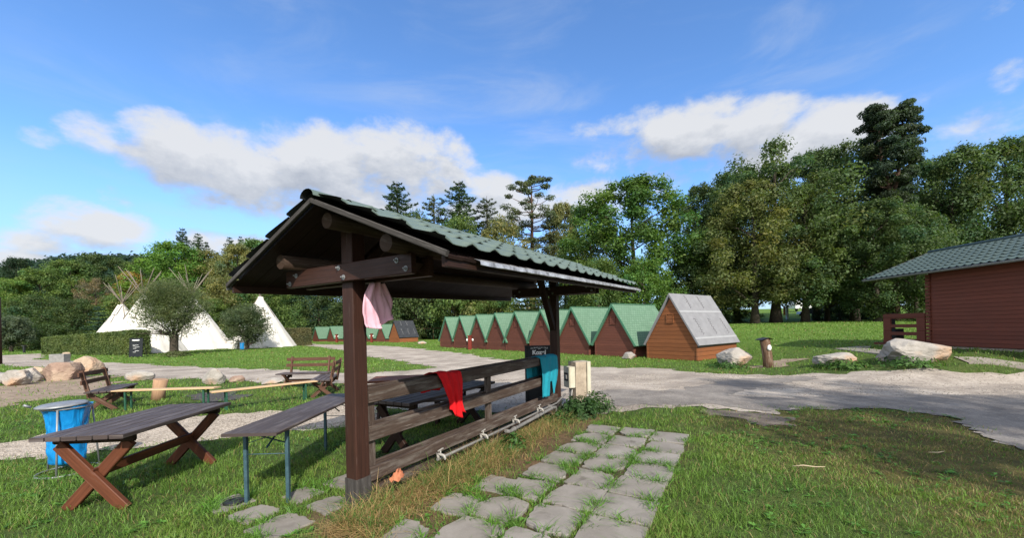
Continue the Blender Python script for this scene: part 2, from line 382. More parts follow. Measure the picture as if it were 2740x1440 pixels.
ROADW = wobble(ROAD, .8, .12, 3); GRAVELW = wobble(GRAVEL, .7, .1, 5); DIRTW = wobble(DIRT, 1.0, .15, 8); DIRT2W = wobble(DIRT2, .8, .15, 9); FIREW = wobble(FIRE, .5, .1, 4); MUDW = wobble(MUD, .5, .08, 14)
# ------------------------------------------------------------------ ground sheet
def axis(*seg):
    out = []
    for a, b, s in seg: out += list(np.arange(a, b, s))
    return np.array(out)
gx = axis((-700, -60, 32), (-60, -16, 1.1), (-16, 26, .25), (26, 62, 1.2), (62, 701, 32))
gy = axis((-120, -6, 6), (-6, 20, .25), (20, 80, 1.5), (80, 800, 30))
X, Y = np.meshgrid(gx, gy)
Zg = T(X, Y) 
def brown_at(x, y):
    b = sstep(2.2, 4.4, x + 1.2 * (fbm(x * .8, y * .8, 21) - .5)) * (1 - sstep(6.8, 7.6, y)) * sstep(2.0, 3.4, y + .45 * (x - 3))
    return b * sstep(.30, .55, fbm(x * .55 + 3, y * .55, 23) + .12)
def ground_col(x, y):
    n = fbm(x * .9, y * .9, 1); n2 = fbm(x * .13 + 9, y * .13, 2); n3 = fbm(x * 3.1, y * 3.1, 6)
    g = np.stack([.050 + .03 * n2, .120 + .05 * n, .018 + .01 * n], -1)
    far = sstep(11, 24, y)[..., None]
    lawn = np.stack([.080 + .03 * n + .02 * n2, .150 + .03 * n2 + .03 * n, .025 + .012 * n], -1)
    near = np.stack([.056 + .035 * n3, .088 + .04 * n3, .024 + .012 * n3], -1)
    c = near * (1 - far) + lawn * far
    b = brown_at(x, y)[..., None]
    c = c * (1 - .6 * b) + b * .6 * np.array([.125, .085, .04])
    px_, py_ = to_pav(x, y)
    strip = ((px_ > -.4) & (px_ < 4.8) & (py_ < .3) & (py_ > -.95))[..., None]
    pathz = ((px_ > -1.8) & (px_ < 3.95) & (py_ < -.85) & (py_ > -2.5))[..., None]
    c = np.where(pathz, np.stack([.060 + .05 * n3, .050 + .04 * n3, .030 + .02 * n3], -1), c)
    c = np.where(strip, np.stack([.12 + .08 * n3, .085 + .05 * n3, .05 + .03 * n3], -1), c)
    return c
me = D.meshes.new('ground')
nv = X.size; R_, C_ = X.shape
idx = np.arange(nv).reshape(R_, C_)
F = np.stack([idx[:-1, :-1], idx[:-1, 1:], idx[1:, 1:], idx[1:, :-1]], -1).reshape(-1, 4)
me.vertices.add(nv); me.vertices.foreach_set('co', np.stack([X, Y, Zg], -1).astype(np.float32).reshape(-1))
me.loops.add(F.size); me.loops.foreach_set('vertex_index', F.astype(np.int32).reshape(-1))
me.polygons.add(len(F)); me.polygons.foreach_set('loop_start', np.arange(0, F.size, 4, dtype=np.int32)); me.polygons.foreach_set('use_smooth', np.ones(len(F), bool))
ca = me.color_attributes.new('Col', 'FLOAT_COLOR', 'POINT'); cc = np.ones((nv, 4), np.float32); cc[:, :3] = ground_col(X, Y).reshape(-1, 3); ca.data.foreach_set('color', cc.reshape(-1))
me.update(calc_edges=True)
k = NT('ground_turf'); a_ = k.n('ShaderNodeAttribute', attribute_name='Col'); o_ = k.coord('Object')
f_ = k.noise(o_, 7, 8, .7); g_ = k.noise(o_, 1.3, 5, .65); h_ = k.noise(o_, 45, 3, .7)
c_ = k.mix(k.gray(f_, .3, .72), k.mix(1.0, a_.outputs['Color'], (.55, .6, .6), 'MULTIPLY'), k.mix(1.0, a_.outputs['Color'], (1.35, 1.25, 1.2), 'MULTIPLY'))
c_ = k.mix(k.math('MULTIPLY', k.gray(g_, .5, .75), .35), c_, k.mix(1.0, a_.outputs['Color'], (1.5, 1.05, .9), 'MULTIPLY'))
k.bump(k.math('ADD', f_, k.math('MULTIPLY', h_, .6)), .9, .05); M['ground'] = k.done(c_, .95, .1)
tag(link('ground', me, None, M['ground']), 'green lawn and worn turf spreading over the whole campsite', 'ground', kind='structure')
def sheet(name, poly, mat, dz, label, cat, step0=.35, hole=None):
    P = np.array(poly); x0, y0 = P.min(0); x1, y1 = P.max(0)
    pts = []
    y = y0
    while y < y1:                                       # inner points so the sheet follows the ground
        st = step0 if (y < 20 and y > -2) else 2.5
        xs = np.arange(max(x0, -70), min(x1, 70), st) + rnd.random() * st * .3
        ins = inpoly(xs, np.full(xs.shape, y), poly)
        pts += [(xx, y) for xx in xs[ins]]
        y += st
    cs = [Vector(p) for p in poly] + [Vector(p) for p in pts]
    n = len(poly)
    vs, es, fs, *_ = delaunay_2d_cdt(cs, [(i, (i + 1) % n) for i in range(n)], [list(range(n))], 1, 1e-4)
    zz = T([v.x for v in vs], [v.y for v in vs])
    m = MB(); m.v = [(v.x, v.y, float(z) + dz) for v, z in zip(vs, zz)]
    for f in fs:
        m.face(f, [(vs[i].x, vs[i].y) for i in f], 0, True)
    o = m.build(name, mat); return tag(o, label, cat, kind='structure')
# road material: pale worn asphalt with gravel specks and darker patches
k = NT('worn_asphalt'); o_ = k.coord('Object'); f_ = k.noise(o_, 22, 6, .75); g_ = k.noise(k.coord('Object', (.75, 1.0, 1)), .8, 9, .68, .5); h_ = k.noise(o_, 90, 2, .6); q_ = k.noise(o_, .28, 4, .55)
c_ = k.mix(k.gray(g_, .40, .60), (.265, .222, .180), (.50, .430, .352)); c_ = k.mix(k.math('MULTIPLY', k.gray(q_, .5, .62), .30), c_, (.245, .20, .16))
c_ = k.mix(k.math('MULTIPLY', k.gray(f_, .42, .62), .55), c_, (.15, .122, .095)); c_ = k.mix(k.math('MULTIPLY', k.gray(h_, .60, .70), .5), c_, (.62, .57, .52))
k.bump(k.math('ADD', f_, h_), .6, .02); M['road'] = k.done(c_, .9, .25)
k = NT('gravel'); o_ = k.coord('Object'); v_ = k.n('ShaderNodeTexVoronoi'); k.l(o_, v_.inputs['Vector']); v_.inputs['Scale'].default_value = 42
sp_ = k.n('ShaderNodeSeparateColor'); k.l(v_.outputs['Color'], sp_.inputs[0]); g_ = k.noise(o_, 1.8, 6, .65)
c_ = k.mix(sp_.outputs[0], (.25, .20, .15), (.60, .51, .405)); c_ = k.mix(k.math('MULTIPLY', k.gray(g_, .45, .7), .5), c_, (.20, .165, .125))
k.bump(v_.outputs['Distance'], .8, .02); M['gravel'] = k.done(c_, .95, .2)
M['dirt'] = speck('bare_soil', [(.25, (.13, .095, .065)), (.5, (.27, .20, .14)), (.75, (.36, .285, .21))], 5, .95, (.7, .03), scale2=1.2)
M['ash'] = speck('ash', [(.3, (.02, .018, .016)), (.7, (.10, .09, .08))], 12, .95, (.8, .03))
sheet('road', ROADW, M['road'], .012, 'pale worn asphalt road crossing the campsite past the huts', 'road')
PATCH = outline([(1600, 1050), (1740, 1046), (1880, 1036), (2000, 1018), (2110, 1010), (2200, 1010), (2120, 1026), (1990, 1044), (1930, 1056), (2000, 1066), (2120, 1066), (2260, 1060), (2420, 1064), (2560, 1054), (2760, 1058), (3300, 1080), (3300, 1335), (2740, 1205), (2607, 1161), (2535, 1121), (2366, 1098), (2150, 1096), (2060, 1101), (1861, 1087), (1760, 1090), (1640, 1092)])
k = NT('darker_asphalt'); o_ = k.coord('Object'); f_ = k.noise(o_, 24, 6, .75); g_ = k.noise(o_, 1.4, 8, .68); h_ = k.noise(o_, 95, 2, .6)
c_ = k.mix(k.gray(g_, .36, .64), (.155, .135, .118), (.29, .258, .222)); c_ = k.mix(k.math('MULTIPLY', k.gray(f_, .42, .62), .5), c_, (.11, .096, .084)); c_ = k.mix(k.math('MULTIPLY', k.gray(h_, .60, .70), .45), c_, (.48, .44, .39))
k.bump(k.math('ADD', f_, h_), .6, .02); M['road_dark'] = k.done(c_, .9, .25)
sheet('road_patch', wobble(PATCH, .7, .1, 17), M['road_dark'], .018, 'darker asphalt along the near edge of the road', 'road')
sheet('gravel_path', GRAVELW, M['gravel'], .010, 'gravel path crossing the lawn behind the brown tables', 'path')
sheet('dirt_patch', DIRTW, M['dirt'], .008, 'bare trodden soil beside the boulders at left', 'ground')
sheet('dirt_patch', DIRT2W, M['dirt'], .014, 'bare patch beside the short log post', 'ground')
M['mud'] = speck('dark_trodden_soil', [(.25, (.085, .065, .05)), (.5, (.15, .12, .095)), (.75, (.21, .175, .14))], 6, .95, (.7, .03), scale2=1.2)
sheet('dirt_patch', MUDW, M['mud'], .007, 'dark trodden soil patch at the near edge of the road', 'ground')
sheet('fire_pit', FIREW, M['ash'], .016, 'ashy fire place between the benches', 'ground')
# ------------------------------------------------------------------ paving slabs
SLABS = []
def slab_outline(cx, cy, rz, w, h, seed, wear):
    r = random.Random(seed); pts = []
    hw, hh = w / 2, h / 2
    cor = [(-hw, -hh), (hw, -hh), (hw, hh), (-hw, hh)]
    cw = [r.random() ** 2 * wear for _ in range(4)]
    for i in range(4):
        a = Vector(cor[i]); b = Vector(cor[(i + 1) % 4]); nx = Vector((-(b - a).y, (b - a).x)).normalized()
        for t in (0, .12, .25, .4, .55, .7, .85):
            p = a.lerp(b, t)
            for q in range(4):
                c = Vector(cor[q]); dd = (p - c).length
                if dd < .22: p = p - c.normalized() * (cw[q] * max(0, 1 - dd / .22))
            p = p + nx * (r.random() ** 2 * wear * .30)
            ca_, sa_ = math.cos(rz), math.sin(rz); pts.append((cx + p.x * ca_ - p.y * sa_, cy + p.x * sa_ + p.y * ca_))
    return pts
def slab_mesh(m, pts, top, tilt=(0, 0)):
    c = Vector((sum(p[0] for p in pts) / len(pts), sum(p[1] for p in pts) / len(pts)))
    z = lambda p: top + (p[0] - c.x) * tilt[0] + (p[1] - c.y) * tilt[1]
    inner = [(c.x + (p[0] - c.x) * .982, c.y + (p[1] - c.y) * .982, z(p)) for p in pts]
    mid = [(p[0], p[1], z(p) - .006) for p in pts]; low = [(p[0], p[1], -.03) for p in pts]
    i = len(m.v); n = len(pts); m.v += inner + mid + low
    for r0 in (0, 1):
        for j in range(n):
            j2 = (j + 1) % n; a = i + r0 * n
            m.face((a + j, a + n + j, a + n + j2, a + j2), [(0, 0)] * 4)
    m.face(range(i, i + n), [(p[0], p[1]) for p in inner])
m = MB(); sd = 1
for r_ in range(-3, 8):
    for c_i in range(3):
        if r_ < -1 and c_i == 0: continue
        px_ = r_ * .505 + .08 + (.03 if c_i == 1 else 0); py_ = -(.93 + .26 + c_i * .505) + rnd.uniform(-.012, .012)
        if (r_, c_i) == (7, 1): px_ += .02
        w = pav(px_, py_)
        o = slab_outline(w.x, w.y, PAV_RZ + rnd.uniform(-.03, .03), .494, .494, sd * 13 + 5, .135 if c_i < 2 else .045); sd += 1
        SLABS.append(o); slab_mesh(m, o, .022 + rnd.uniform(-.006, .008), (rnd.uniform(-.02, .02), rnd.uniform(-.02, .02)))
tag(m.build('paving_path', M['slab']), 'path of broken grey paving slabs with grass in the joints', 'path', kind='structure')
m = MB()
for (px, py, rz, s_) in [(682, 1378, .5, .36), (806, 1328, .45, .34), (752, 1412, .55, .42), (884, 1352, .5, .36), (925, 1290, .5, .36), (614, 1352, .5, .36), (1225, 1352, .9, .42), (1330, 1300, 1.0, .4), (1090, 1432, .9, .38)]:
    x, y = G(px, py); o = slab_outline(x, y, PAV_RZ + rz * .1, s_, s_, sd * 13 + 5, .10); sd += 1
    SLABS.append(o); slab_mesh(m, o, .018, (rnd.uniform(-.02, .02), rnd.uniform(-.02, .02)))
tag(m.build('paving_path', M['slab']), 'stepping slabs sunk in the grass at the foot of the shelter post', 'path', kind='structure')
# ------------------------------------------------------------------ grass
def blades(n, x, y, h, w, lean, col, curl=.5):
    """n five-cornered blades -> quads (n*2,4,3)"""
    z = T(x, y); a = NP.uniform(0, 2 * PI, n); ca_, sa_ = np.cos(a), np.sin(a)
    la = NP.uniform(0, 2 * PI, n); lx, ly = np.cos(la) * lean * h, np.sin(la) * lean * h
    base = np.stack([x, y, z - .01], -1); side = np.stack([ca_, sa_, np.zeros(n)], -1) * w[:, None] / 2
    midp = base + np.stack([lx * .35, ly * .35, h * .55], -1); tip = base + np.stack([lx, ly, h * (1 - .25 * np.minimum(lean, 1.5))], -1)
    q1 = np.stack([base - side, base + side, midp + side * .8, midp - side * .8], 1)
    q2 = np.stack([midp - side * .8, midp + side * .8, tip + side * .12, tip - side * .12], 1)
    return np.concatenate([q1, q2]), np.concatenate([col, col])
def keepmask(x, y, pad=0.0):
    j = (fbm(x * 2.3, y * 2.3, 41) - .47) * .5 + NP.normal(0, .11, x.shape); j2 = (fbm(x * 2.3 + 50, y * 2.3, 43) - .47) * .5 + NP.normal(0, .11, x.shape)
    k_ = np.ones(x.shape, bool)
    for P in (ROADW, GRAVELW): k_ &= ~(inpoly(x + j, y + j2, P))
    for P in (DIRTW, FIREW, DIRT2W, MUDW): k_ &= ~(inpoly(x + j, y + j2, P) & (NP.random(x.shape) > .12))
    for S in SLABS:
        c = np.mean(S, 0); near = (np.abs(x - c[0]) < .5) & (np.abs(y - c[1]) < .5)
        if near.any():
            ii = np.where(near)[0]; k_[ii] &= ~inpoly(x[ii], y[ii], [(c[0] + (p[0] - c[0]) * .97, c[1] + (p[1] - c[1]) * .97) for p in S])
    return k_
VQ, CQ = [], []
bands = [(1.9, 3.4, 6800, .0044, .066), (3.4, 5.2, 4300, .0056, .07), (5.2, 7.5, 2000, .0075, .075), (7.5, 11, 620, .011, .085), (11, 17, 230, .018, .09), (17, 30, 85, .032, .09), (30, 62, 22, .07, .10)]
for (z0, z1, dens, bw, bh) in bands:
    n = int(dens * (1.42 * (z1 ** 2 - z0 ** 2) + 1.6 * (z1 - z0)))
    y = np.sqrt(NP.uniform(z0 ** 2, z1 ** 2, n)); x = NP.uniform(-1, 1, n) * (1.42 * y + .8)
    pat = fbm(x * 1.1, y * 1.1, 12); tuft = fbm(x * 4.5, y * 4.5, 15)
    br = brown_at(x, y); px_, py_ = to_pav(x, y)
    strip = (px_ > -.5) & (px_ < 4.9) & (py_ < .25) & (py_ > -.97)
    under = (px_ > .3) & (px_ < 4.6) & (py_ >= .1) & (py_ < 1.2)
    p = np.clip(.55 + 1.5 * (tuft - .32), .25, 1) * (1 - .35 * br) * np.where(strip, .25, 1) * np.where(under, .45, 1)
    p = p * np.where((px_ > -1.8) & (px_ < 3.95) & (py_ < -.9) & (py_ > -2.42), np.where(tuft > .52, .8, .06), 1)
    edge = np.clip((pat - .2) * 3, .5, 1)
    kk = (NP.random(n) < p * edge) & keepmask(x, y)
    x, y, pat, tuft, br = x[kk], y[kk], pat[kk], tuft[kk], br[kk]; n = len(x)
    h = bh * NP.uniform(.45, 1.35, n) * (.55 + 1.0 * tuft) * (1 - .35 * br); w = bw * NP.uniform(.6, 1.4, n)
    t = NP.random(n)[:, None]; u = np.clip(pat * 1.5 - .2 + NP.normal(0, .16, n), 0, 1)[:, None]
    col = (1 - u) * np.array([.080, .172, .028]) + u * np.array([.172, .265, .046]); col = col * (.65 + .7 * t)
    fy = sstep(10, 22, y)[:, None]; col = col * (1 - .25 * fy) + fy * .25 * np.array([.095, .178, .032])
    dead = (NP.random(n) < .07 + .42 * br)[:, None]
    dc = np.array([.30, .225, .10]) * (.5 + .7 * NP.random((n, 1)))
    col = np.where(dead, dc, col)
    v, c = blades(n, x, y, h, w, NP.uniform(.15, 1.1, n), col); VQ.append(v); CQ.append(c)
# broad-leaved weeds: small rosettes
def rosettes(n, x, y, r, col, leaves=7, up=.5):
    vs, cs = [], []
    z = T(x, y)
    for k_ in range(leaves):
        a = NP.uniform(0, 2 * PI, n); el = NP.uniform(.1, 1.1, n) * up; L = r * NP.uniform(.6, 1.2, n); W = L * NP.uniform(.28, .5, n)
        d = np.stack([np.cos(a) * np.cos(el), np.sin(a) * np.cos(el), np.sin(el)], -1); s_ = np.stack([-np.sin(a), np.cos(a), NP.uniform(-.3, .3, n)], -1)
        b = np.stack([x, y, z + NP.uniform(0, .03, n)], -1)
        mid = b + d * (L * .55)[:, None]; tip = b + d * L[:, None] - np.array([0, 0, 1]) * (L * .18)[:, None]
        vs.append(np.stack([b, mid + s_ * W[:, None] / 2, tip, mid - s_ * W[:, None] / 2], 1)); cs.append(col * NP.uniform(.6, 1.35, (n, 1)))
    return np.concatenate(vs), np.concatenate(cs)
n = 4200; y = np.sqrt(NP.uniform(4, 100, n)); x = NP.uniform(-1, 1, n) * (1.4 * y + .5)
kk = keepmask(x, y) & (fbm(x * .9, y * .9, 61) > .47); x, y = x[kk], y[kk]
v, c = rosettes(len(x), x, y, NP.uniform(.03, .075, len(x)), np.array([.105, .235, .04])); VQ.append(v); CQ.append(c)
# tufts growing in the slab joints and along the path edge
jx, jy = [], []
for S in SLABS:
    for p in S:
        if rnd.random() < .12: jx.append(p[0] + rnd.gauss(0, .012)); jy.append(p[1] + rnd.gauss(0, .012))
jx, jy = np.array(jx), np.array(jy)
for rep in range(60):
    n = len(jx); x = jx + NP.normal(0, .036, n); y = jy + NP.normal(0, .036, n)
    v, c = blades(n, x, y, NP.uniform(.03, .15, n), NP.uniform(.004, .010, n), NP.uniform(.5, 1.9, n), np.array([.11, .235, .032]) * NP.uniform(.6, 1.3, (n, 1))); VQ.append(v); CQ.append(c)
g = tag(link('grass', quads_mesh('grass', np.concatenate(VQ), np.concatenate(CQ), M['grass'])), 'short green grass with browned patches across the campsite lawn', 'grass', kind='stuff')
# tall dry grass along the railing
n = 15000
px_ = NP.uniform(-.35, 4.7, n); py_ = -.13 - np.abs(NP.normal(0, .26, n))
cl = fbm(px_ * 2.2, py_ * 3, 77); kk = (NP.random(n) < np.clip((cl - .30) * 4, .05, 1)) & (py_ > -1.0)
px_, py_, cl = px_[kk], py_[kk], cl[kk]; n = len(px_)
cc_, ss_ = math.cos(PAV_RZ), math.sin(PAV_RZ); x = PAV.x + px_ * cc_ - py_ * ss_; y = PAV.y + px_ * ss_ + py_ * cc_
kk = keepmask(x, y) | (NP.random(n) < .12); x, y, px_, py_, cl = x[kk], y[kk], px_[kk], py_[kk], cl[kk]; n = len(x)
h = NP.uniform(.08, .34, n) * np.clip(1.15 + py_ * 1.0, .3, 1); tall = NP.random(n) < .025; h = np.where(tall, h * 1.7, h); h = h * np.where((px_ > 2.1) & (py_ > -.36), .55, 1)
dry = (NP.random(n) < .48)[:, None]
col = np.where(dry, np.array([.42, .29, .125]) * NP.uniform(.55, 1.25, (n, 1)), np.array([.095, .18, .035]) * NP.uniform(.6, 1.3, (n, 1)))
v, c = blades(n, x, y, h, NP.uniform(.003, .006, n), NP.uniform(.3, 1.6, n), col)
n = 5200; px2 = NP.uniform(-.5, 3.6, n); py2 = -.12 - np.abs(NP.normal(0, .22, n)); x = PAV.x + px2 * cc_ - py2 * ss_; y = PAV.y + px2 * ss_ + py2 * cc_     # flattened straw
L = NP.uniform(.08, .26, n); a = NP.uniform(0, 2 * PI, n); z0 = NP.uniform(.01, .07, n)
p0 = np.stack([x, y, z0], -1); d = np.stack([np.cos(a), np.sin(a), NP.normal(0, .12, n)], -1); s_ = np.stack([-np.sin(a), np.cos(a), np.zeros(n)], -1) * .0022
v2 = np.stack([p0 - s_, p0 + s_, p0 + d * L[:, None] + s_ * .5, p0 + d * L[:, None] - s_ * .5], 1)
tag(link('dry_grass', quads_mesh('dry_grass', np.concatenate([v, v2]), np.concatenate([c, np.array([.43, .29, .13]) * NP.uniform(.5, 1.2, (n, 1))]), M['grass'])), 'tall straw coloured dry grass along the foot of the railing', 'grass', kind='stuff')

# loose stones on the road and the gravel path
def pebbles(n, poly, x0, x1, y0, y1, seed):
    r = np.random.default_rng(seed); x = r.uniform(x0, x1, n); y = np.sqrt(r.uniform(y0 ** 2, y1 ** 2, n)); kk = inpoly(x, y, poly) & (fbm(x * 1.2, y * 1.2, seed) > .40); x, y = x[kk], y[kk]; n = len(x)
    s = r.uniform(.005, .013, n) * (1 + .06 * y); z = T(x, y) + .012; a = r.uniform(0, 6.28, n)
    c, d = np.cos(a) * s, np.sin(a) * s; top = np.stack([x, y, z + s * .75], -1); P = [np.stack([x + c * q - d * w_, y + d * q + c * w_, z], -1) for q, w_ in ((1, .2), (.1, .9), (-1, .1), (-.2, -.8))]
    V = np.concatenate([np.stack([P[i], P[(i + 1) % 4], top, top], 1) for i in range(4)]); V[:, 3] = (V[:, 2] + V[:, 0]) / 2
    k_ = r.uniform(.5, 1.35, (n, 1)) * np.array([[.27, .235, .195]]); return V, np.concatenate([k_] * 4)
v1, c1 = pebbles(26000, ROADW, -6, 14, 4.5, 13, 3); v2, c2 = pebbles(16000, GRAVELW, -10, 0, 4, 9, 5)
k = NT('loose_stone'); a_ = k.n('ShaderNodeAttribute', attribute_name='Col'); M['stone'] = k.done(a_.outputs['Color'], .9, .2)
tag(link('loose_stones', quads_mesh('loose_stones', np.concatenate([v1, v2]), np.concatenate([c1, c2]), M['stone'])), 'loose grit strewn over the road and the gravel path', 'gravel', kind='stuff')
# ------------------------------------------------------------------ the open shelter with its railing
def rz_(x): return .034 * (x + .44)                 # the roof climbs slightly towards the far end
X0, X1, WE, ZR, SLOPE = -.44, 5.15, 1.40, 2.735, .425
def tile_sheet(m, x0, x1, W, z0, pitch, courses, sgn, rise=lambda x: 0, amp=.022, lift=.032, slope=SLOPE, over=.03, cexp=3.2):
    nx = int((x1 - x0) / pitch * 8); cw = W / courses
    for c in range(courses):
        P, UV = [], []
        for f in (0, .33, .66, .9, 1.0, 1.0):
            w = (c + f) * cw + (over if f == 1.0 and len(P) < 5 else (over - .004 if f == 1.0 else 0))
            row, ur = [], []
            for i in range(nx + 1):
                x = x0 + (x1 - x0) * i / nx
                cres = (.5 + .5 * math.cos(2 * PI * (x - x0) / pitch)) ** cexp
                off = .014 + cres * (amp + lift * f) + .012 * f
                if len(P) == 5: off -= .006 + .012 * cres
                row.append((x, sgn * w, z0 - w * slope + off + rise(x))); ur.append((x, w))
            P.append(row); UV.append(ur)
        if sgn < 0: P = [r[::-1] for r in P]
        m.grid(P, UV)
sh = thing('picnic_shelter', 'open dark brown timber shelter with a green tiled gable roof and plank railing', 'shelter', PAV, PAV_RZ)
m = MB(); tile_sheet(m, X0 + .0, X1, 1.375, ZR + .055, .30, 4, -1, rz_, .011, .034); tile_sheet(m, X0 + .0, X1, 1.375, ZR + .055, .30, 4, 1, rz_, .011, .034)
roof = m.build('roof', M['tile'], sh); roof.location = (0, -.065, 0)
m = MB(); nseg = 15
for i in range(nseg):                                # humped ridge tiles
    a = X0 - .05 + (X1 - X0 + .05) * i / nseg; b = X0 - .05 + (X1 - X0 + .05) * (i + 1) / nseg + .03
    P, UV = [], []
    for t, rr in ((0, .078), (.5, .075), (1, .066)):
        x = a + (b - a) * t
        P.append([(x, 1.15 * rr * math.cos(q), ZR + .032 + rz_(x) + .85 * rr * math.sin(q)) for q in [PI * (j / 8) for j in range(9)]]); UV.append([(x, j / 8) for j in range(9)])
    m.grid(P, UV)
m.build('ridge_cap', M['tile'], roof)
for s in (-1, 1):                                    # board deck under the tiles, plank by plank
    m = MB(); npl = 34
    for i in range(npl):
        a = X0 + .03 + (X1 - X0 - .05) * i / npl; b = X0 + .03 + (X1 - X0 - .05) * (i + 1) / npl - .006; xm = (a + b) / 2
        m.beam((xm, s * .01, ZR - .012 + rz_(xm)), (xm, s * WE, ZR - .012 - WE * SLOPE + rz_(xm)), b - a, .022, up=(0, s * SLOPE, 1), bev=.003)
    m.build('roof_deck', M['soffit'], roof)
    for x in (X0 - .005, X1 - .005):                  # verge boards at both gables
        m = MB(); m.beam((x, s * -.0, ZR + .012 + rz_(x)), (x, s * (WE + .02), ZR + .012 - (WE + .02) * SLOPE + rz_(x)), .028, .040, up=(0, s * SLOPE, 1)); m.build('verge_board', M['grey_board'], roof)
    z = ZR - WE * SLOPE; ps = []
    m = MB(); m.beam((X0 + .02, s * (WE - .035), z - .035 + rz_(X0)), (X1 - .02, s * (WE - .035), z - .035 + rz_(X1)), .03, .075, up=(0, 0, 1)); m.build('eave_board', M['wood_dark'], roof)
    m = MB(); P = []; nx = 46                         # bright crumpled drip edge
    for (dw, dz) in ((-.10, .052), (-.015, .020), (.045, .000), (.050, -.030), (.040, -.034)):
        P.append([(X0 + .33 * (s < 0) + (X1 + .03 - X0 - .33 * (s < 0)) * i / nx, s * (WE + dw), z + dz + rz_(X0 + (X1 - X0) * i / nx) + rnd.uniform(-.003, .003)) for i in range(nx + 1)])
    m.grid(P, [[(p[0], p[1] + p[2]) for p in r] for r in P], sm=False); m.build('drip_edge', M['flash'], roof)
for y, z, r in ((0, ZR - .125, .068), (-.71, ZR - .71 * SLOPE - .105, .068), (.71, ZR - .71 * SLOPE - .105, .068)):
    m = MB(); m.tube([(X0 + .13, y, z + rz_(X0)), (X1 - .12, y, z + rz_(X1))], [r, r], 14); m.build('purlin', M['log_end'], roof)
for x in (0, 4.57):
    top = ZR - .17 + rz_(x)
    m = MB(); m.beam((x, 0, .02), (x, 0, top), .15, .15, up=(1, 0, 0), bev=.008)
    post = m.build('post', M['wood_post'], sh)
    m = MB(); m.beam((x, 0, -.02), (x, 0, .30), .166, .166, up=(1, 0, 0), bev=.004); m.build('post_shoe', M['grey_board'], post)
    zb = 2.175 + rz_(x)
    for sx in (-.103, .103):
        m = MB(); m.beam((x + sx, .86, zb), (x + sx, -.86, zb), .055, .165, bev=.006); cb = m.build('cross_beam', M['wood_post'], sh)
        for (yy, dz) in ((.80, -.045), (.69, .03), (.035, .045), (-.03, -.045), (-.70, .035), (-.80, -.04)):
            p = Vector((x + sx + (-.0275 if sx < 0 else .0275), yy, zb + dz)); dd = Vector((-1 if sx < 0 else 1, 0, 0))
            m = MB(); m.tube([p, p + dd * .005], [.023, .023], 12); m.tube([p + dd * .005, p + dd * .016], [.013, .012], 6); m.tube([p + dd * .016, p + dd * .032], .006, 6); m.build('bolt', M['steel'], cb)
    for s in (-1, 1):                                 # struts from the cross beam up to the side purlins
        m = MB(); m.beam((x, s * .79, zb - .01), (x, s * .71, ZR - .71 * SLOPE - .16 + rz_(x)), .09, .11, up=(1, 0, 0)); m.build('strut', M['wood_dark'], sh)
m = MB(); m.beam((4.50, 0, 1.62), (3.86, 0, 2.62 + .1), .10, .10, up=(1, 0, 0)); m.build('knee_brace', M['wood_dark'], sh)
m = MB(); m.beam((.07, 0, 2.25), (.45, 0, 2.60), .09, .09, up=(1, 0, 0)); m.build('knee_brace', M['wood_dark'], sh)
# railing: paired boards, three uprights
for z0, z1 in ((.97, 1.115), (.607, .75), (.225, .36)):
    for y, e in ((-.052, 0), (.055, .012)):
        m = MB(); m.beam((.082, y, (z0 + z1) / 2 + e), (4.49, y, (z0 + z1) / 2 + e + .015), .038, z1 - z0, bev=.007); m.build('rail', M['wood_rail'], sh)
m = MB(); m.beam((.082, .03, .10), (4.49, .03, .10), .035, .13, bev=.006); m.build('kick_board', M['wood_rail'], sh)
for x in (.14, 2.2, 4.43):
    m = MB(); m.beam((x, .0015, .02), (x, .0015, 1.085), .062, .09, up=(1, 0, 0), bev=.005); m.build('rail_post', M['wood_rail'], sh)
# water pipe with its taps on the lowest board
yp = -.105
m = MB(); m.tube([(.98, yp, .175), (2.0, yp, .185), (3.0, yp, .20), (4.35, yp, .225), (4.62, yp - .01, .30), (4.75, yp - .01, .33)], .016, 10)
pipe = m.build('water_pipe', M['pipe'], sh)
m = MB(); m.tube([(2.42, yp - .045, .165), (2.50, yp - .055, .135), (2.60, yp - .055, .14), (4.05, yp - .055, .20), (4.16, yp - .055, .19), (4.20, yp - .06, .08), (4.2, yp - .06, -.05)], .028, 12)
for x, z in ((2.62, .14), (3.4, .173), (3.95, .196)): m.tube([(x, yp - .05, z), (x + .07, yp - .05, z + .003)], .035, 12)
m.build('drain_pipe', M['pipe'], pipe)
for x in (1.0, 1.86, 2.72, 3.55):
    z = .178 + .017 * (x - 1)
    m = MB(); m.tube([(x, yp + .02, z + .055), (x, yp - .03, z + .055), (x, yp - .085, z + .05), (x, yp - .10, z + .025), (x, yp - .10, z + .005)], [.017, .017, .015, .013, .013], 10)
    m.tube([(x, yp, z), (x, yp, z + .055)], .018, 8); m.tube([(x, yp - .035, z + .055), (x, yp - .035, z + .10)], .009, 8)
    m.beam((x - .04, yp - .035, z + .105), (x + .045, yp - .035, z + .115), .018, .012); m.build('tap', M['white_plastic'], pipe)
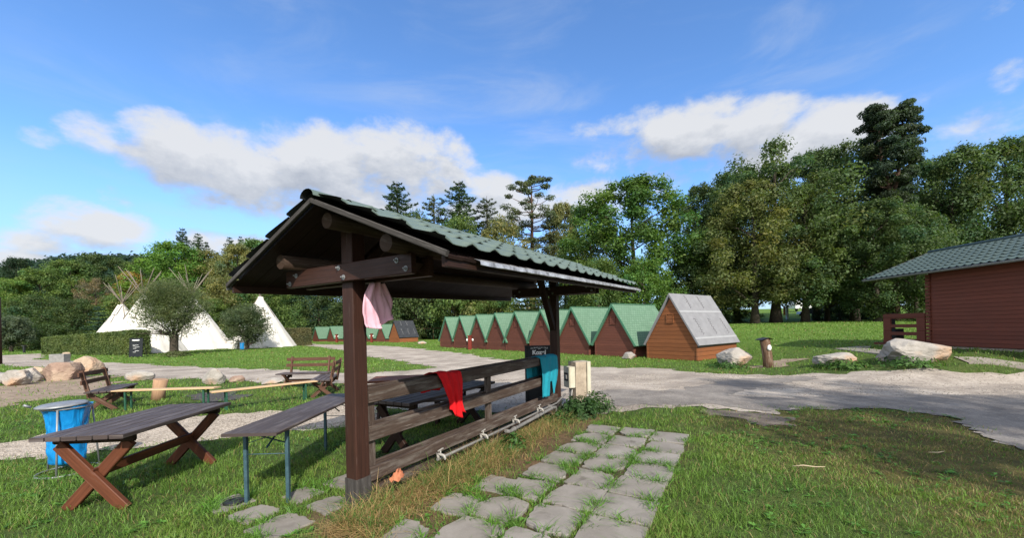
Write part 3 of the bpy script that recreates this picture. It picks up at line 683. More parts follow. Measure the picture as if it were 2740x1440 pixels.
# cloths hung on it
def drape(name, path, width, mat, label, cat, nt=26, seed=0, fold=.02, nf=3.2, skew=None, thick=.004):
    """path: list of (x,y,z) centre line in shelter-local coordinates; width(t); the cloth is spread along local x"""
    r = random.Random(seed); pts = [Vector(p) for p in path]; L = [0]
    for a, b in zip(pts, pts[1:]): L.append(L[-1] + (b - a).length)
    ns = 48; P, UV = [], []
    for i in range(ns + 1):
        d = L[-1] * i / ns; k_ = max(j for j in range(len(L)) if L[j] <= d + 1e-9); k_ = min(k_, len(pts) - 2)
        f = (d - L[k_]) / max(1e-6, L[k_ + 1] - L[k_]); c = pts[k_].lerp(pts[k_ + 1], f); t = i / ns; w = width(t)
        row, ur = [], []
        for j in range(nt + 1):
            u = j / nt - .5
            ph = nf * 2 * PI * u + 1.7 * math.sin(3.1 * t + seed) + seed
            dy = fold * (math.sin(ph) + .5 * math.sin(2.3 * ph + 4 * t)) * (.35 + .65 * abs(2 * t - .9)) + .5 * fold * (float(vnoise(u * 9 + seed, t * 7, seed)) - .5)
            sk = skew(u, t) if skew else 0
            row.append((c.x + u * w, c.y + dy, c.z + sk + .3 * fold * math.cos(ph * .7))); ur.append((u * .5, d))
        P.append(row); UV.append(ur)
    o = MB().grid(P, UV).build(name, mat)
    o.location = PAV; o.rotation_euler = (0, 0, PAV_RZ)
    md = o.modifiers.new('cloth_thickness', 'SOLIDIFY'); md.thickness = thick; md.offset = 0
    return tag(o, label, cat)
drape('red_shirt', [(1.22, .115, .92), (1.22, .105, 1.02), (1.22, .075, 1.125), (1.23, .0, 1.152), (1.25, -.085, 1.142), (1.28, -.115, 1.03), (1.31, -.122, .86), (1.34, -.125, .74), (1.36, -.128, .64)],
      lambda t: .45 - .19 * min(1, max(0, (t - .38) / .45)) - .02 * math.sin(9 * t) + .03 * max(0, t - .8) * 5, M['red'], 'bright red cloth draped over the top rail of the railing', 'cloth', seed=3, fold=.024, nf=2.4,
      skew=lambda u, t: -.05 * max(0, t - .8) * 5 * (1 if abs(u + .05) < .32 else -.3) - .10 * u * t)
drape('teal_cloth', [(3.92, .10, .70), (3.92, .10, 1.0), (3.98, .06, 1.135), (4.05, -.03, 1.150), (4.10, -.09, 1.11), (4.10, -.105, .9), (4.08, -.11, .72), (4.04, -.112, .5), (4.02, -.112, .42)],
      lambda t: .60 + .16 * math.sin(3 * t), M['teal'], 'teal towel hung over the rails beside the far post', 'towel', seed=5, fold=.018, nf=2.6,
      skew=lambda u, t: (.22 * t * (1 if .02 < u < .22 else 0) + .12 * max(0, u - .22) * t * 3) * max(0, t - .45) * 2)
drape('pink_cloth', [(.10, -.20, 2.10), (.10, -.205, 2.02), (.095, -.215, 1.92), (.09, -.22, 1.82), (.09, -.225, 1.74), (.10, -.24, 1.71)],
      lambda t: .15 + .20 * math.sin(min(1, t * 1.3) * PI * .62), M['pink'], 'pale pink cloth hanging under the cross beam behind the near post', 'cloth', seed=8, fold=.026, nf=2.3,
      skew=lambda u, t: .12 * max(0, u) * t * 2 - .03 * t)
# orange rag in the dry grass
r = random.Random(4); P, UV = [], []
for i in range(15):
    row = []
    for j in range(15):
        a = 2 * PI * j / 14; rr = .008 + .05 * i / 14 * (.7 + .5 * float(vnoise(math.cos(a) * 2 + 5, math.sin(a) * 2 + 5, 3)))
        row.append((rr * 1.5 * math.cos(a), rr * .7 * math.sin(a), .075 * (1 - (i / 14) ** 2) * (.6 + .8 * float(vnoise(math.cos(a) * 3 + i * .2, math.sin(a) * 3, 9))) + .02 * math.sin(5 * a + i)))
    P.append(row); UV.append([(p[0], p[1]) for p in row])
o = MB().grid(P, UV).build('orange_rag', M['orange']); o.location = pav(.32, -.17, .20); o.rotation_euler = (.2, 0, PAV_RZ)
tag(o, 'crumpled orange rag caught in the dry grass at the railing foot', 'rag')
# ------------------------------------------------------------------ tables
def x_table(loc, rz, label, L=1.62, W=.80, top=M['wood_table'], leg=M['wood_leg'], planks=6, H=.75, group='brown tables with crossed legs', ins=.18):
    t = thing('crossed_leg_table', label, 'table', loc, rz, group)
    m = MB(); pw = W / planks
    for i in range(planks): m.beam((-L / 2, -W / 2 + pw * (i + .5), H - .02), (L / 2, -W / 2 + pw * (i + .5), H - .02), pw - .012, .04, bev=.005)
    m.build('tabletop', top, t)
    for sx in (-1, 1):
        x = sx * (L / 2 - ins)
        m = MB(); m.beam((x, -W / 2 + .05, H - .075), (x, W / 2 - .05, H - .075), .05, .07, bev=.02); m.build('cleat', M['wood_dark'], t)
        for s, dx in ((1, -.028), (-1, .028)):
            m = MB(); m.beam((x + dx, -s * W * .35, 0), (x + dx, s * W * .36, H - .11), .05, .105, up=(0, 1, 0), bev=.006); m.build('leg', leg, t)
    m = MB(); m.beam((-(L / 2 - ins) - .05, 0, H * .47), ((L / 2 - ins) + .05, 0, H * .47), .04, .095, bev=.005); m.build('stretcher', leg, t)
    return t
x_table((-4.09, 4.40, 0), math.radians(95.5), 'brown slatted table with crossed legs on the grass beside the blue rubbish bag')
x_table(pav(2.15, .88), PAV_RZ + .04, 'dark slatted table with crossed legs close behind the railing', L=2.1, leg=M['wood_dark'], top=M['wood_table'])
x_table((-1.75, 7.6, 0), math.radians(8), 'reddish brown table beyond the railing standing crosswise on the gravel', L=1.9, top=M['wood_leg'], leg=M['wood_dark'])
def plank_bench(loc, rz, label, L=1.7):
    t = thing('plank_bench', label, 'bench', loc, rz)
    m = MB()
    for i in range(3): m.beam((-L / 2, -.12 + .12 * i, .44), (L / 2, -.12 + .12 * i, .44), .108, .035)
    m.build('seat', M['wood_table'], t)
    for sx in (-1, 1):
        m = MB(); x = sx * (L / 2 - .3)
        m.beam((x, -.15, .405), (x, .15, .405), .05, .04)
        m.beam((x, -.13, 0), (x, .09, .39), .05, .07, up=(0, 1, 0)); m.beam((x + .05, .13, 0), (x + .05, -.09, .39), .05, .07, up=(0, 1, 0)); m.build('leg', M['wood_dark'], t)
    return t
plank_bench((-1.9, 6.75, 0), math.radians(12), 'low dark plank bench between the railing table and the crosswise table')
def folding(name, loc, rz, label, cat, L, W, H, topmat, legmat, group, th=.03, tall=True):
    t = thing(name, label, cat, loc, rz, group)
    m = MB(); m.beam((-L / 2, 0, H - th / 2), (L / 2, 0, H - th / 2), W, th, bev=.006); m.build('tabletop' if tall else 'seat', topmat, t)
    for sx in (-1, 1):
        x = sx * (L / 2 - .26); hw = W / 2 - .05
        for s in (-1, 1):
            m = MB(); m.beam((x, s * hw, 0), (x, s * hw, H - th), .032, .036, up=(1, 0, 0), bev=.003); m.build('leg', legmat, t)
        m = MB(); zt = H - th - .01; dz = min(.17, H * .28)
        m.beam((x, -hw, zt - dz * .75), (x, hw * .9, zt - .015), .006, .024, up=(1, 0, 0)); m.beam((x + .012, hw, zt - dz * .75), (x + .012, -hw * .9, zt - .015), .006, .024, up=(1, 0, 0))
        m.tube([(x, -hw, zt - dz * 1.35), (x, hw, zt - dz * 1.35)], .005, 6)
        m.beam((x - sx * .27, 0, zt - .02), (x, 0, zt - dz), .022, .006)
        m.beam((x - .03, 0, zt), (x + .03, 0, zt), W - .06, .008); m.build('leg_brace', legmat, t)
    return t
folding('folding_table', (-2.43, 4.66, 0), math.radians(91), 'long narrow folding table with a stained dark top and blue green metal legs', 'table', 2.2, .50, .75, M['wood_table'], M['teal_metal'], None)
a, b = Vector((-8.95, 8.85, 0)), Vector((-6.78, 8.98, 0))
folding('folding_bench', (a + b) / 2, math.atan2(b.y - a.y, b.x - a.x), 'pale folding bench reaching from the side facing backrest bench to the fire place', 'bench', 2.2, .25, .46, M['wood_pale'], M['green_metal'], 'pale folding benches round the fire place', th=.028, tall=False)
a, b = Vector((-6.35, 8.3, 0)), Vector((-4.95, 9.75, 0))
folding('folding_bench', (a + b) / 2, math.atan2(b.y - a.y, b.x - a.x), 'pale folding bench slanting away from the fire place to the two brown backrest benches', 'bench', 2.1, .25, .46, M['wood_pale'], M['green_metal'], 'pale folding benches round the fire place', th=.028, tall=False)
def back_bench(loc, rz, label, L=1.5):
    """seat along x, backrest on +y"""
    t = thing('backrest_bench', label, 'bench', loc, rz, 'brown backrest benches round the fire place')
    m = MB()
    for i in range(4): m.beam((-L / 2, -.20 + .125 * i, .44), (L / 2, -.20 + .125 * i, .44), .11, .034)
    m.build('seat', M['wood_table'], t)
    m = MB()
    for z, y in ((.66, .275), (.84, .315)): m.beam((-L / 2 + .03, y, z), (L / 2 - .03, y, z), .03, .095)
    m.build('backrest', M['wood_bench'], t)
    for sx in (-1, 1):
        x = sx * (L / 2 - .2)
        m = MB(); m.beam((x, .20, .30), (x, .33, .92), .045, .075, up=(0, 1, 0)); m.build('back_post', M['wood_bench'], t)
        m = MB(); m.beam((x - .03, -.24, 0), (x - .03, .22, .40), .045, .085, up=(0, 1, 0)); m.build('leg', M['wood_bench'], t)
        m = MB(); m.beam((x + .03, .27, 0), (x + .03, -.20, .40), .045, .085, up=(0, 1, 0)); m.beam((x, -.24, .405), (x, .24, .405), .05, .04); m.build('leg', M['wood_bench'], t)
    m = MB(); m.beam((-L / 2 + .15, .02, .22), (L / 2 - .15, .02, .22), .035, .08); m.build('stretcher', M['wood_bench'], t)
    return t
back_bench((-9.55, 9.35, 0), math.radians(118), 'brown backrest bench seen end on beside the pale boulders', L=1.5)
back_bench((-6.25, 11.85, 0), math.radians(0), 'brown backrest bench facing the camera before the lawn', L=1.55)
back_bench((-5.05, 10.55, 0), math.radians(-74), 'brown backrest bench seen end on next to the shelter post', L=1.5)
# ------------------------------------------------------------------ rubbish bag stand
def bag_stand(loc, label, group=None, sc_=1.0):
    t = thing('rubbish_bag_stand', label, 'rubbish bag', loc, .4, group)
    m = MB(); ring = [(.27 * math.cos(a), .27 * math.sin(a), .015) for a in np.linspace(0, 2 * PI, 33)]
    m.tube(ring, .011, 8, caps=False)
    for a in (.6, 2.7, 4.8): m.tube([(.27 * math.cos(a), .27 * math.sin(a), .015), (.215 * math.cos(a), .215 * math.sin(a), .80)], .010, 8)
    m.tube([(.215 * math.cos(a), .215 * math.sin(a), .80) for a in np.linspace(0, 2 * PI, 33)], .010, 8, caps=False); m.build('frame', M['steel'], t)
    P, UV = [], []
    for i in range(30):
        f = i / 29; z = .825 - .74 * f; row = []
        for j in range(41):
            a = 2 * PI * j / 40; nn = float(fbm(math.cos(a) * 2.2 + 4, math.sin(a) * 2.2 + f * 5, 5)) - .47
            r_ = (.205 - .05 * f - .015 * math.sin(PI * f)) * (1 + (.16 + .35 * f) * nn) + .007 * math.sin(13 * a + 3 * f) * (1 - .4 * f)
            if i < 3: r_ += .018 - .006 * i
            if f > .93: r_ *= 1 - (f - .93) * 9
            row.append((r_ * math.cos(a), r_ * math.sin(a), z + .02 * nn))
        P.append(row); UV.append([(j / 40, f) for j in range(41)])
    bag = MB().grid(P, UV).build('bag', M['bag'], t)
    m = MB(); m.tube([(0, 0, .828), (0, 0, .840), (0, 0, .856), (0, 0, .866)], [.222, .230, .20, .05], 28)
    m.tube([(-.20, -.14, .86), (-.245, -.17, .90)], .014, 8); lid = m.build('lid', M['steel'], t); lid.rotation_euler = (.04, -.03, 0); return t
bag_stand((-5.52, 4.85, 0), 'blue rubbish bag on a metal ring stand behind the brown slatted table')
x, y = G(648, 938); bag_stand((x, y, 0), 'distant blue rubbish bag on a stand between the tipis')
# ------------------------------------------------------------------ sign boards
def sign_board(loc, rz, label, W, H, far=False):
    t = thing('sign_board', label, 'sign', loc, rz)
    lean = .10
    m = MB(); m.beam((0, .02, .04), (0, .02 + lean, H), W - .06, .012, up=(0, 1, 0)); m.build('panel', M['black'], t)
    m = MB()
    for s in (-1, 1): m.beam((s * (W / 2 - .02), .008, 0), (s * (W / 2 - .02), lean + .008, H + .0), .04, .035, up=(0, 1, 0))
    for z in (.06, H - .02): m.beam((-W / 2 + .04, .008 + lean * z / H, z), (W / 2 - .04, .008 + lean * z / H, z), .035, .04)
    m.build('frame', M['black'], t)
    m = MB()
    for s in (-1, 1): m.beam((s * (W / 2 - .03), .55, 0), (s * (W / 2 - .03), lean + .05, H - .02), .03, .03, up=(0, 1, 0))
    m.build('rear_leg', M['black'], t)
    return t
def text(body, size, loc, rot, parent, mat, bold=.0, shear=0, name='lettering', sx=1):
    c = D.curves.new(name, 'FONT'); c.body = body; c.size = size; c.align_x = 'CENTER'; c.align_y = 'CENTER'; c.extrude = .0015; c.offset = bold; c.shear = shear
    c.materials.append(mat); o = D.objects.new(name, c); COL.objects.link(o); o.parent = parent; o.location = loc; o.rotation_euler = rot; o.scale = (sx, 1, 1); bpy.context.view_layer.update(); me_ = D.meshes.new_from_object(o); D.objects.remove(o); o = link(name, me_, parent, mat); o.location = loc; o.rotation_euler = rot; return o
S = sign_board((.56, 8.28, 0), -.10, 'black advertising board behind the far shelter post lettered in white', .62, 1.27)
tl = math.atan2(.10, 1.27); R_ = (PI / 2 - tl, 0, 0); zz = lambda z: -.002 + .10 * z / 1.27
text('Kozel', .125, (-.005, zz(1.12) - .004, 1.12), R_, S, M['white'], .006, .05)
arc = 'VELKOPOPOVICKÝ'
for i, ch in enumerate(arc):
    u = (i - 6.5) / 6.5; z = 1.228 - .022 * u * u
    text(ch, .040, (u * .17, zz(z) - .004, z), (PI / 2 - tl, u * .22, 0), S, M['white'], .0006)
text('1874', .028, (0, zz(1.196) - .004, 1.196), R_, S, M['white'], .0004)
x, y = G(363, 957)
S2 = sign_board((x, y, 0), .15, 'black menu board with white chalk lines at the end of the hedge', .95, 1.55)
zz2 = lambda z: -.002 + .10 * z / 1.55
m = MB()
for (cx_, z, w_, h_) in ((0, 1.36, .5, .12), (-.02, .98, .42, .025), (-.14, .90, .16, .025), (.1, .82, .3, .025), (-.08, .72, .22, .03), (.08, .52, .3, .03), (-.1, .42, .22, .025)):
    q = [(cx_ + (i / 8 - .5) * w_, z + .012 * math.sin(i * 2.1)) for i in range(9)]
    m.tube([(p[0], zz2(p[1]) - .006, p[1]) for p in q], h_ / 2, 6)
m.build('chalk_writing', M['white'], S2)
# ------------------------------------------------------------------ electric pillar
t = thing('electric_pillar', 'rough concrete pillar with cream meter boxes at the far end of the railing', 'electric pillar', (1.30, 7.95, 0), math.radians(20))
m = MB(); P = []
for z in np.linspace(-.05, .95, 12):
    row = []
    for (a, b) in [(-.12, -.15), (0, -.16), (.12, -.15), (.13, 0), (.12, .15), (0, .155), (-.12, .15), (-.13, 0)]:
        row.append((a + .02 * (float(fbm(a * 9 + 3, z * 6, 3)) - .47), b + .03 * (float(fbm(b * 9 + 8, z * 6, 4)) - .47), z))
    P.append(row)
m.grid(P, [[(j * .1, p[2]) for j, p in enumerate(r)] for r in P], closed=True, sm=False); m.poly(P[-1]); m.build('pillar', M['concrete'], t)
m = MB(); m.beam((-.20, -.04, .45), (-.20, -.04, .86), .26, .14, up=(1, 0, 0), bev=.02); mb = m.build('meter_box', M['cream'], t)
m = MB(); m.beam((-.272, -.04, .58), (-.272, -.04, .74), .16, .012, up=(1, 0, 0)); m.build('window', M['dark_metal'], mb)
m = MB(); m.beam((-.281, -.04, .62), (-.281, -.04, .70), .08, .010, up=(1, 0, 0)); m.build('dial', M['white_plastic'], mb)
m = MB(); m.beam((.178, 0, .30), (.178, 0, .95), .34, .09, up=(1, 0, 0), bev=.015); m.build('side_cabinet', M['cream'], t)
m = MB(); m.tube([(-.17, -.02, .45), (-.18, -.02, .2), (-.16, 0, -.05)], .022, 8); m.tube([(-.17, -.10, .45), (-.20, -.10, .25), (-.16, -.12, -.05)], .012, 8); m.build('conduit', M['white_plastic'], t)
# small things on the near ground
x, y = G(628, 1350)
t = thing('drain_cover', 'round black drain cover on the slab left of the shelter post', 'drain cover', (x, y, .02)); m = MB(); m.tube([(0, 0, 0), (0, 0, .012), (0, 0, .016)], [.095, .095, .08], 28); m.build('lid', M['dark_metal'], t)
m = MB(); m.tube([(0, 0, .016), (0, 0, .024)], [.10, .10], 28, caps=False); m.tube([(-.05, 0, .022), (0, .01, .035), (.05, 0, .022)], .006, 6); m.build('rim', M['dark_metal'], t)
x, y = G(2165, 1265); a_ = Vector((x, y, .05))
m = MB(); m.tube([a_ + Vector((-.14, .06, 0)), a_ + Vector((-.04, .03, .018)), a_ + Vector((.06, -.01, .012)), a_ + Vector((.15, -.035, .02))], [.004, .007, .006, .003], 7); tag(m.build('stick', M['straw']), 'pale dry stick lying on the browned grass', 'stick')
x, y = G(2510, 1222); a_ = Vector((x, y, .045))
m = MB(); m.tube([a_ + Vector((-.09, .02, 0)), a_, a_ + Vector((.08, .0, .015))], [.004, .008, .003], 7); tag(m.build('wood_splinter', M['straw']), 'short pale splinter in the shaded grass', 'stick')
# ------------------------------------------------------------------ A-frame huts
HW, HL, HE, HR = 1.29, 3.75, .80, 2.75
def hut(loc, rz, label, group, wall, roofm, HR=HR, seam=False, L=HL, trim=None, z=0.0):
    t = thing('sleeping_hut', label, 'hut', (loc[0], loc[1], z), rz, group)
    m = MB(); e, w = HE, HW; zb = -.3
    gt = lambda y: [(-w, y, zb), (w, y, zb), (w, y, e), (0, y, HR - .10), (-w, y, e)]
    m.poly(gt(0)); m.poly(list(reversed(gt(L))))
    m.quad((w, 0, zb), (w, L, zb), (w, L, e), (w, 0, e)); m.quad((-w, L, zb), (-w, 0, zb), (-w, 0, e), (-w, L, e))
    wl = m.build('wall', wall, t)
    for s in (-1, 1): m = MB(); m.beam((s * (w - .03), -.012, zb), (s * (w - .03), -.012, e - .02), .075, .03, up=(0, 1, 0)); m.build('corner_board', wall, wl)
    m = MB()                                         # hatch high in the gable
    m.beam((.0, -.014, 1.78), (.0, -.014, 2.12), .27, .03, up=(0, 1, 0)); h = m.build('hatch', wall, wl)
    m = MB()
    for a, b in (((-.16, 1.76), (-.16, 2.14)), ((.16, 1.76), (.16, 2.14)), ((-.18, 2.155), (.18, 2.155)), ((-.18, 1.745), (.18, 1.745))): m.beam((a[0], -.024, a[1]), (b[0], -.024, b[1]), .035, .035, up=(0, 1, 0))
    m.build('hatch_frame', wall, h)
    sl = (HR - e) / w; ow = w + (.08 if seam else .16); oy0, oy1 = -.10, L + .10
    m = MB(); th = .07
    for s in (-1, 1):
        A, B = (0, HR), (s * ow, HR - ow * sl); ln = math.dist(A, B); nx, nz = -(B[1] - A[1]) / ln, (B[0] - A[0]) / ln
        if nz < 0: nx, nz = -nx, -nz
        lo = lambda p, y: (p[0], y, p[1]); hi = lambda p, y: (p[0] + nx * th * (1 if p is B else 0), y, p[1] + (nz * th if p is B else th / abs(nz)))
        uv = [(oy0, 0), (oy1, 0), (oy1, ln), (oy0, ln)]
        q = [hi(A, oy0), hi(A, oy1), hi(B, oy1), hi(B, oy0)]; m.quad(*(q if s > 0 else q[::-1]), uvs=uv if s > 0 else uv[::-1])
        q = [lo(A, oy0), lo(B, oy0), lo(B, oy1), lo(A, oy1)]; m.quad(*(q if s > 0 else q[::-1]), m=1)
        for y, fl in ((oy0, 1), (oy1, -1)):
            q = [lo(A, y), lo(B, y), hi(B, y), hi(A, y)]
            if s * fl < 0: q = q[::-1]
            m.quad(*q, m=1)
        q = [lo(B, oy0), hi(B, oy0), hi(B, oy1), lo(B, oy1)]; m.quad(*(q if s < 0 else q[::-1]), m=1)
    rf = m.build('roof', [roofm, trim or wall], t)
    m = MB()
    if not seam:                                      # folded edge strips
        for s in (-1, 1):
            m.beam((s * .0, oy0 - .008, HR + .05), (s * (ow + .01), oy0 - .008, HR + .05 - (ow + .01) * sl), .045, .12, up=(0, 1, 0) if False else (s * sl, 0, 1))
        m.beam((0, oy0 - .02, HR + .112), (0, oy1 + .02, HR + .112), .14, .03); m.build('edge_strip', M['trim_green'], rf)
    return t, rf, sl, ow, oy0, oy1
HZ = math.atan2(-.8, .6)
OC = (7.48, 18.53)
TS = [3.36, 6.39, 9.19, 12.0, 14.5, 17.2, 19.97, 22.7]
GN = ['beside the grey roofed orange hut', 'second from the grey roofed orange hut', 'partly behind the far shelter post', 'just left of the far shelter post', 'fifth from the grey roofed orange hut',
      'just right of the red lamp post', 'just left of the red lamp post', 'at the far end of its row']
for i, (tt, gn) in enumerate(zip(TS, GN)):
    lp = (OC[0] - .6 * tt, OC[1] + .8 * tt)
    if i == 0: first = hut(lp, HZ, 'brown hut with green roof ' + gn, 'green roofed huts in the near row', M['hut_brown'], M['shingle'], trim=M['trim_green'])[0]
    else:
        o = copy_tree(first); o.location = (lp[0], lp[1], 0); o['label'] = 'brown hut with green roof ' + gn
# the unfinished felt roofed huts
def felt_hut(loc, rz, label, roofm, seamm, printm, HRv, L=3.75, sc_=1):
    t, rf, sl, ow, y0, y1 = hut(loc, rz, label, None, M['hut_orange'], roofm, HR=HRv, seam=True, trim=M['dark_metal'], L=L)
    n = Vector((sl, 0, 1)).normalized(); P = lambda w, y, o: Vector((w, y, HRv - w * sl + .142)) + n * o * 0 + Vector((0, 0, o))
    m = MB()
    for w in (.52, ow - .12):
        m.beam(P(w, y0, .004), P(w, y1, .004), .10, .012, up=n)
    m.build('seam_strip', seamm, rf)
    r = random.Random(5)
    for w0, w1 in ((.05, .42), (.72, 1.16)):            # rows of printing on the felt: short broken strokes
        for cy in (L * .30, L * .62) if w0 < .5 else (L * .22, L * .55, L * .88):
            m = MB()
            pp = [P(w0 + (w1 - w0) * kx / 12, cy + (.07 if kx % 2 else -.07) + r.uniform(-.03, .03), .006) for kx in range(13)]; m.tube(pp, .013, 5)
            m.build('print_mark', printm, rf)
    m = MB(); m.beam((HW + .035, y0 + .05, .68), (HW + .035, y1 - .05, .74), .02, .17, up=(1, 0, 0) if False else (0, 0, 1)); m.build('hanging_felt', M['dark_metal'], rf)
    return t
felt_hut(OC, HZ, 'orange wooden hut with a bare grey felt roof at the near end of its row', M['felt'], M['felt_seam'], M['felt_print'], 3.0, 3.8)
RB = math.atan2(-.65, .76)
m_ = [(-.334, 61, 'next to the dark roofed orange hut'), (-.377, 64, 'below the pink cloth'), (-.42, 67, 'hidden behind the near shelter post'), (-.462, 70, 'left of the near shelter post, nearer to it'), (-.5, 73.5, 'at the far left end by the clipped hedge')]
farh = None
for (rho, Z, lb) in m_:
    o = copy_tree(first); o.location = (rho * Z, Z, -.1); o.rotation_euler = (0, 0, RB)
    o['group'] = 'green roofed huts in the far row'; o['label'] = 'far brown hut with green roof ' + lb
felt_hut((-.300 * 56, 56), RB, 'small orange hut with a dark felt roof at the near end of the far row', M['felt_dark'], M['felt_dark'], M['felt_seam'], 3.0, 3.1)
# ------------------------------------------------------------------ the red brown cabin
XW, YC, ZB = 15.2, 14.3, .68
cab = thing('log_cabin', 'dark red brown board cabin with a green metal tile roof and a railed porch', 'cabin', (XW, YC, ZB))
YN = -5.6                                              # near end, out of the picture
WD = 4.4
m = MB(); zt = 2.62
m.quad((0, 0, 0), (0, YN, 0), (0, YN, zt), (0, 0, zt)); m.quad((WD, YN, 0), (WD, 0, 0), (WD, 0, zt), (WD, YN, zt))
for y, f in ((0, 1), (YN, -1)):
    p = [(0, y, 0), (0, y, zt), (WD / 2, y, zt + .95), (WD, y, zt), (WD, y, 0)]; m.poly(p if f > 0 else p[::-1])
m.build('wall', M['cabin_wall'], cab)
m = MB()
for z in np.arange(.065, zt, .13): m.beam((-.025, -.09, z), (-.025, .07, z), .05, .112, bev=.012)     # crossing log ends at the corner
for z in np.arange(.065, zt, .13): m.beam((-.045, .03, z), (.06, .03, z), .07, .112, bev=.012)
m.build('corner_joint', M['cabin_rail'], cab)
m = MB(); m.beam((WD / 2, YN, -.25), (WD / 2, 2.2, -.25), WD - .05, .48); m.build('base', M['concrete'], cab)
m = MB(); m.beam((WD / 2, .06, .0), (WD / 2, 2.2, .0), WD, .08); m.build('porch_floor', M['cabin_rail'], cab)
m = MB(); PR = 1.75                                    # porch railing in the plane of the wall
for z, h in ((1.10, .20), (.72, .13), (.42, .13), (.12, .20)): m.beam((0, .16, z), (0, PR, z), .05, h)
m.beam((0, .16, .61), (0, .40, .61), .055, 1.18, bev=.004) if False else None
for y in (.28, PR - .16): m.beam((0, y, .02), (0, y, 1.195), .058, .30, up=(0, 1, 0))
m.build('porch_railing', M['cabin_rail'], cab)
m = MB(); m.beam((.5, 1.80, .04), (.5, 1.80, .60), .35, .40, up=(0, 1, 0)); m.beam((.5, 1.97, .60), (.5, 1.97, 1.0), .35, .05, up=(0, 1, 0)); m.build('porch_seat', M['dark_metal'], cab)
m = MB(); m.beam((WD - .06, 2.1, 0), (WD - .06, 2.1, zt), .12, .12, up=(1, 0, 0)); m.build('porch_post', M['cabin_rail'], cab)
RL, RS = .50, .385
m = MB(); W_ = WD / 2 + RL
for s in (-1, 1):
    mm = MB(); tile_sheet(mm, YN - .4, 1.98, W_, zt + .95 + .12, .22, 8, s, amp=.02, lift=.028, slope=RS, over=.02)
    i0 = len(m.v); m.v += [(WD / 2 + y, x, z) for x, y, z in mm.v]
    for f in mm.f: m.f.append(tuple(i0 + q for q in f[::-1]))
    m.uv += mm.uv; m.mi += mm.mi; m.smooth += mm.smooth
rf = m.build('roof', M['tile_dark'], cab)
m = MB(); m.tube([(WD / 2, YN - .4, zt + 1.10), (WD / 2, 2.01, zt + 1.10)], .085, 12); m.build('ridge_cap', M['tile_dark'], rf)
for s in (-1, 1):
    m = MB(); xa = WD / 2 + s * (W_ + .05); za = zt + .95 + .12 - W_ * RS - .02
    P = [[(xa + .062 * math.cos(q), y, za + .062 * math.sin(q)) for q in np.linspace(PI, 2 * PI, 9)] for y in (YN - .4, 2.02)]
    m.grid(P); m.tube([(xa - .062, YN - .4, za), (xa - .062, 2.02, za)], .009, 6); m.tube([(xa + .062, YN - .4, za), (xa + .062, 2.02, za)], .009, 6); m.poly(P[1]); m.build('gutter', M['steel'], rf)
    m = MB(); m.beam((WD / 2, 1.99, zt + .95 + .10), (xa, 1.99, zt + .95 + .09 - (W_ + .05) * RS), .03, .15, up=(s * RS, 0, 1)); m.build('verge_board', M['grey_board'], rf)
    m = MB(); m.beam((WD / 2 + s * .01, (YN + 1.66) / 2, zt + .95 + .06), (WD / 2 + s * W_, (YN + 1.66) / 2, zt + .95 + .05 - W_ * RS), 1.96 - YN + .3, .03, up=(s * RS, 0, 1)); m.build('roof_boards', M['soffit'], rf)
# ------------------------------------------------------------------ tipis
def tipi(px, py, Z, R, label, npole=9, seed=1, pl=3.6, door=0.0):
    a = at(px, py, Z); x, y, H = a.x, a.y, a.z; r = random.Random(seed)
    t = thing('tipi', label, 'tipi', (x, y, 0), 0, 'white canvas tipis')
    P, UV = [], []; NP_ = 13
    for i in range(19):
        f = i / 18; row = []
        for j in range(NP_ * 4 + 1):
            an = 2 * PI * j / (NP_ * 4) + .12; cv = abs(math.cos(an * NP_ / 2 * 1.0))
            rr = (.16 + (R - .16) * f) * (1 - .075 * (1 - cv) ** 1.0 * (.4 + .6 * f)) + .04 * f * (float(fbm(an * 3, f * 5, seed)) - .47) * 2
            row.append((rr * math.cos(an), rr * math.sin(an) * .95, H * (1 - f) + (.05 * abs(math.sin(an * NP_ / 2)) if i == 18 else 0)))
        P.append(row); UV.append([(j / 20, f * 4) for j in range(NP_ * 4 + 1)])
    cv = MB().grid(P, UV).build('canvas', M['canvas'], t)
    m = MB(); an = -PI / 2 + door; nrm = Vector((math.cos(an), math.sin(an), 0)); sd_ = Vector((-nrm.y, nrm.x, 0))
    q = lambda f, s: nrm * ((.16 + (R - .16) * f) * 1.012 + .01) + sd_ * s + Vector((0, 0, H * (1 - f)))
    P = [[q(f, s * (.10 + .55 * (f - .55))) for s in (-1, -.5, 0, .5, 1)] for f in (.60, .7, .8, .9, .965)]
    m.grid(P, [[(a_ * .2, b_ * .4) for a_ in range(5)] for b_ in range(5)]); m.build('door_flap', M['canvas'], cv)
    m = MB()
    for s in (-1, 1):                                  # smoke flaps
        P = [[q(f, s * (.04 + w_)) + nrm * (.05 + .08 * w_) for w_ in (0, .12, .24)] for f in (.01, .06, .14, .22)]
        m.grid(P if s > 0 else [r_[::-1] for r_ in P])
    m.build('smoke_flap', M['canvas'], cv)
    for i in range(npole):
        an = 2 * PI * i / npole + r.uniform(-.15, .15); d = Vector((math.cos(an) * R, math.sin(an) * R * .95, -H)).normalized(); c = Vector((r.uniform(-.06, .06), r.uniform(-.06, .06), H + .12))
        m = MB(); ln = pl * r.uniform(.62, .95); m.tube([c + d * (H * .5), c, c - d * ln * .6, c - d * ln], [.05, .045, .038, .02], 7); m.build('pole', M['pole'], t)
    return t
tipi(327, 815, 47, 3.7, 'cream tipi rising behind the clipped hedge, farthest left', seed=2, pl=4.0)
tipi(383, 792, 40, 3.65, 'large white tipi between the hedge end and the pollard willow trunk', seed=3, door=.8)
tipi(513, 792, 46.5, 4.25, 'wide white tipi behind the pollard willow with poles sticking out above its crown', seed=4, door=.3, pl=4.2)
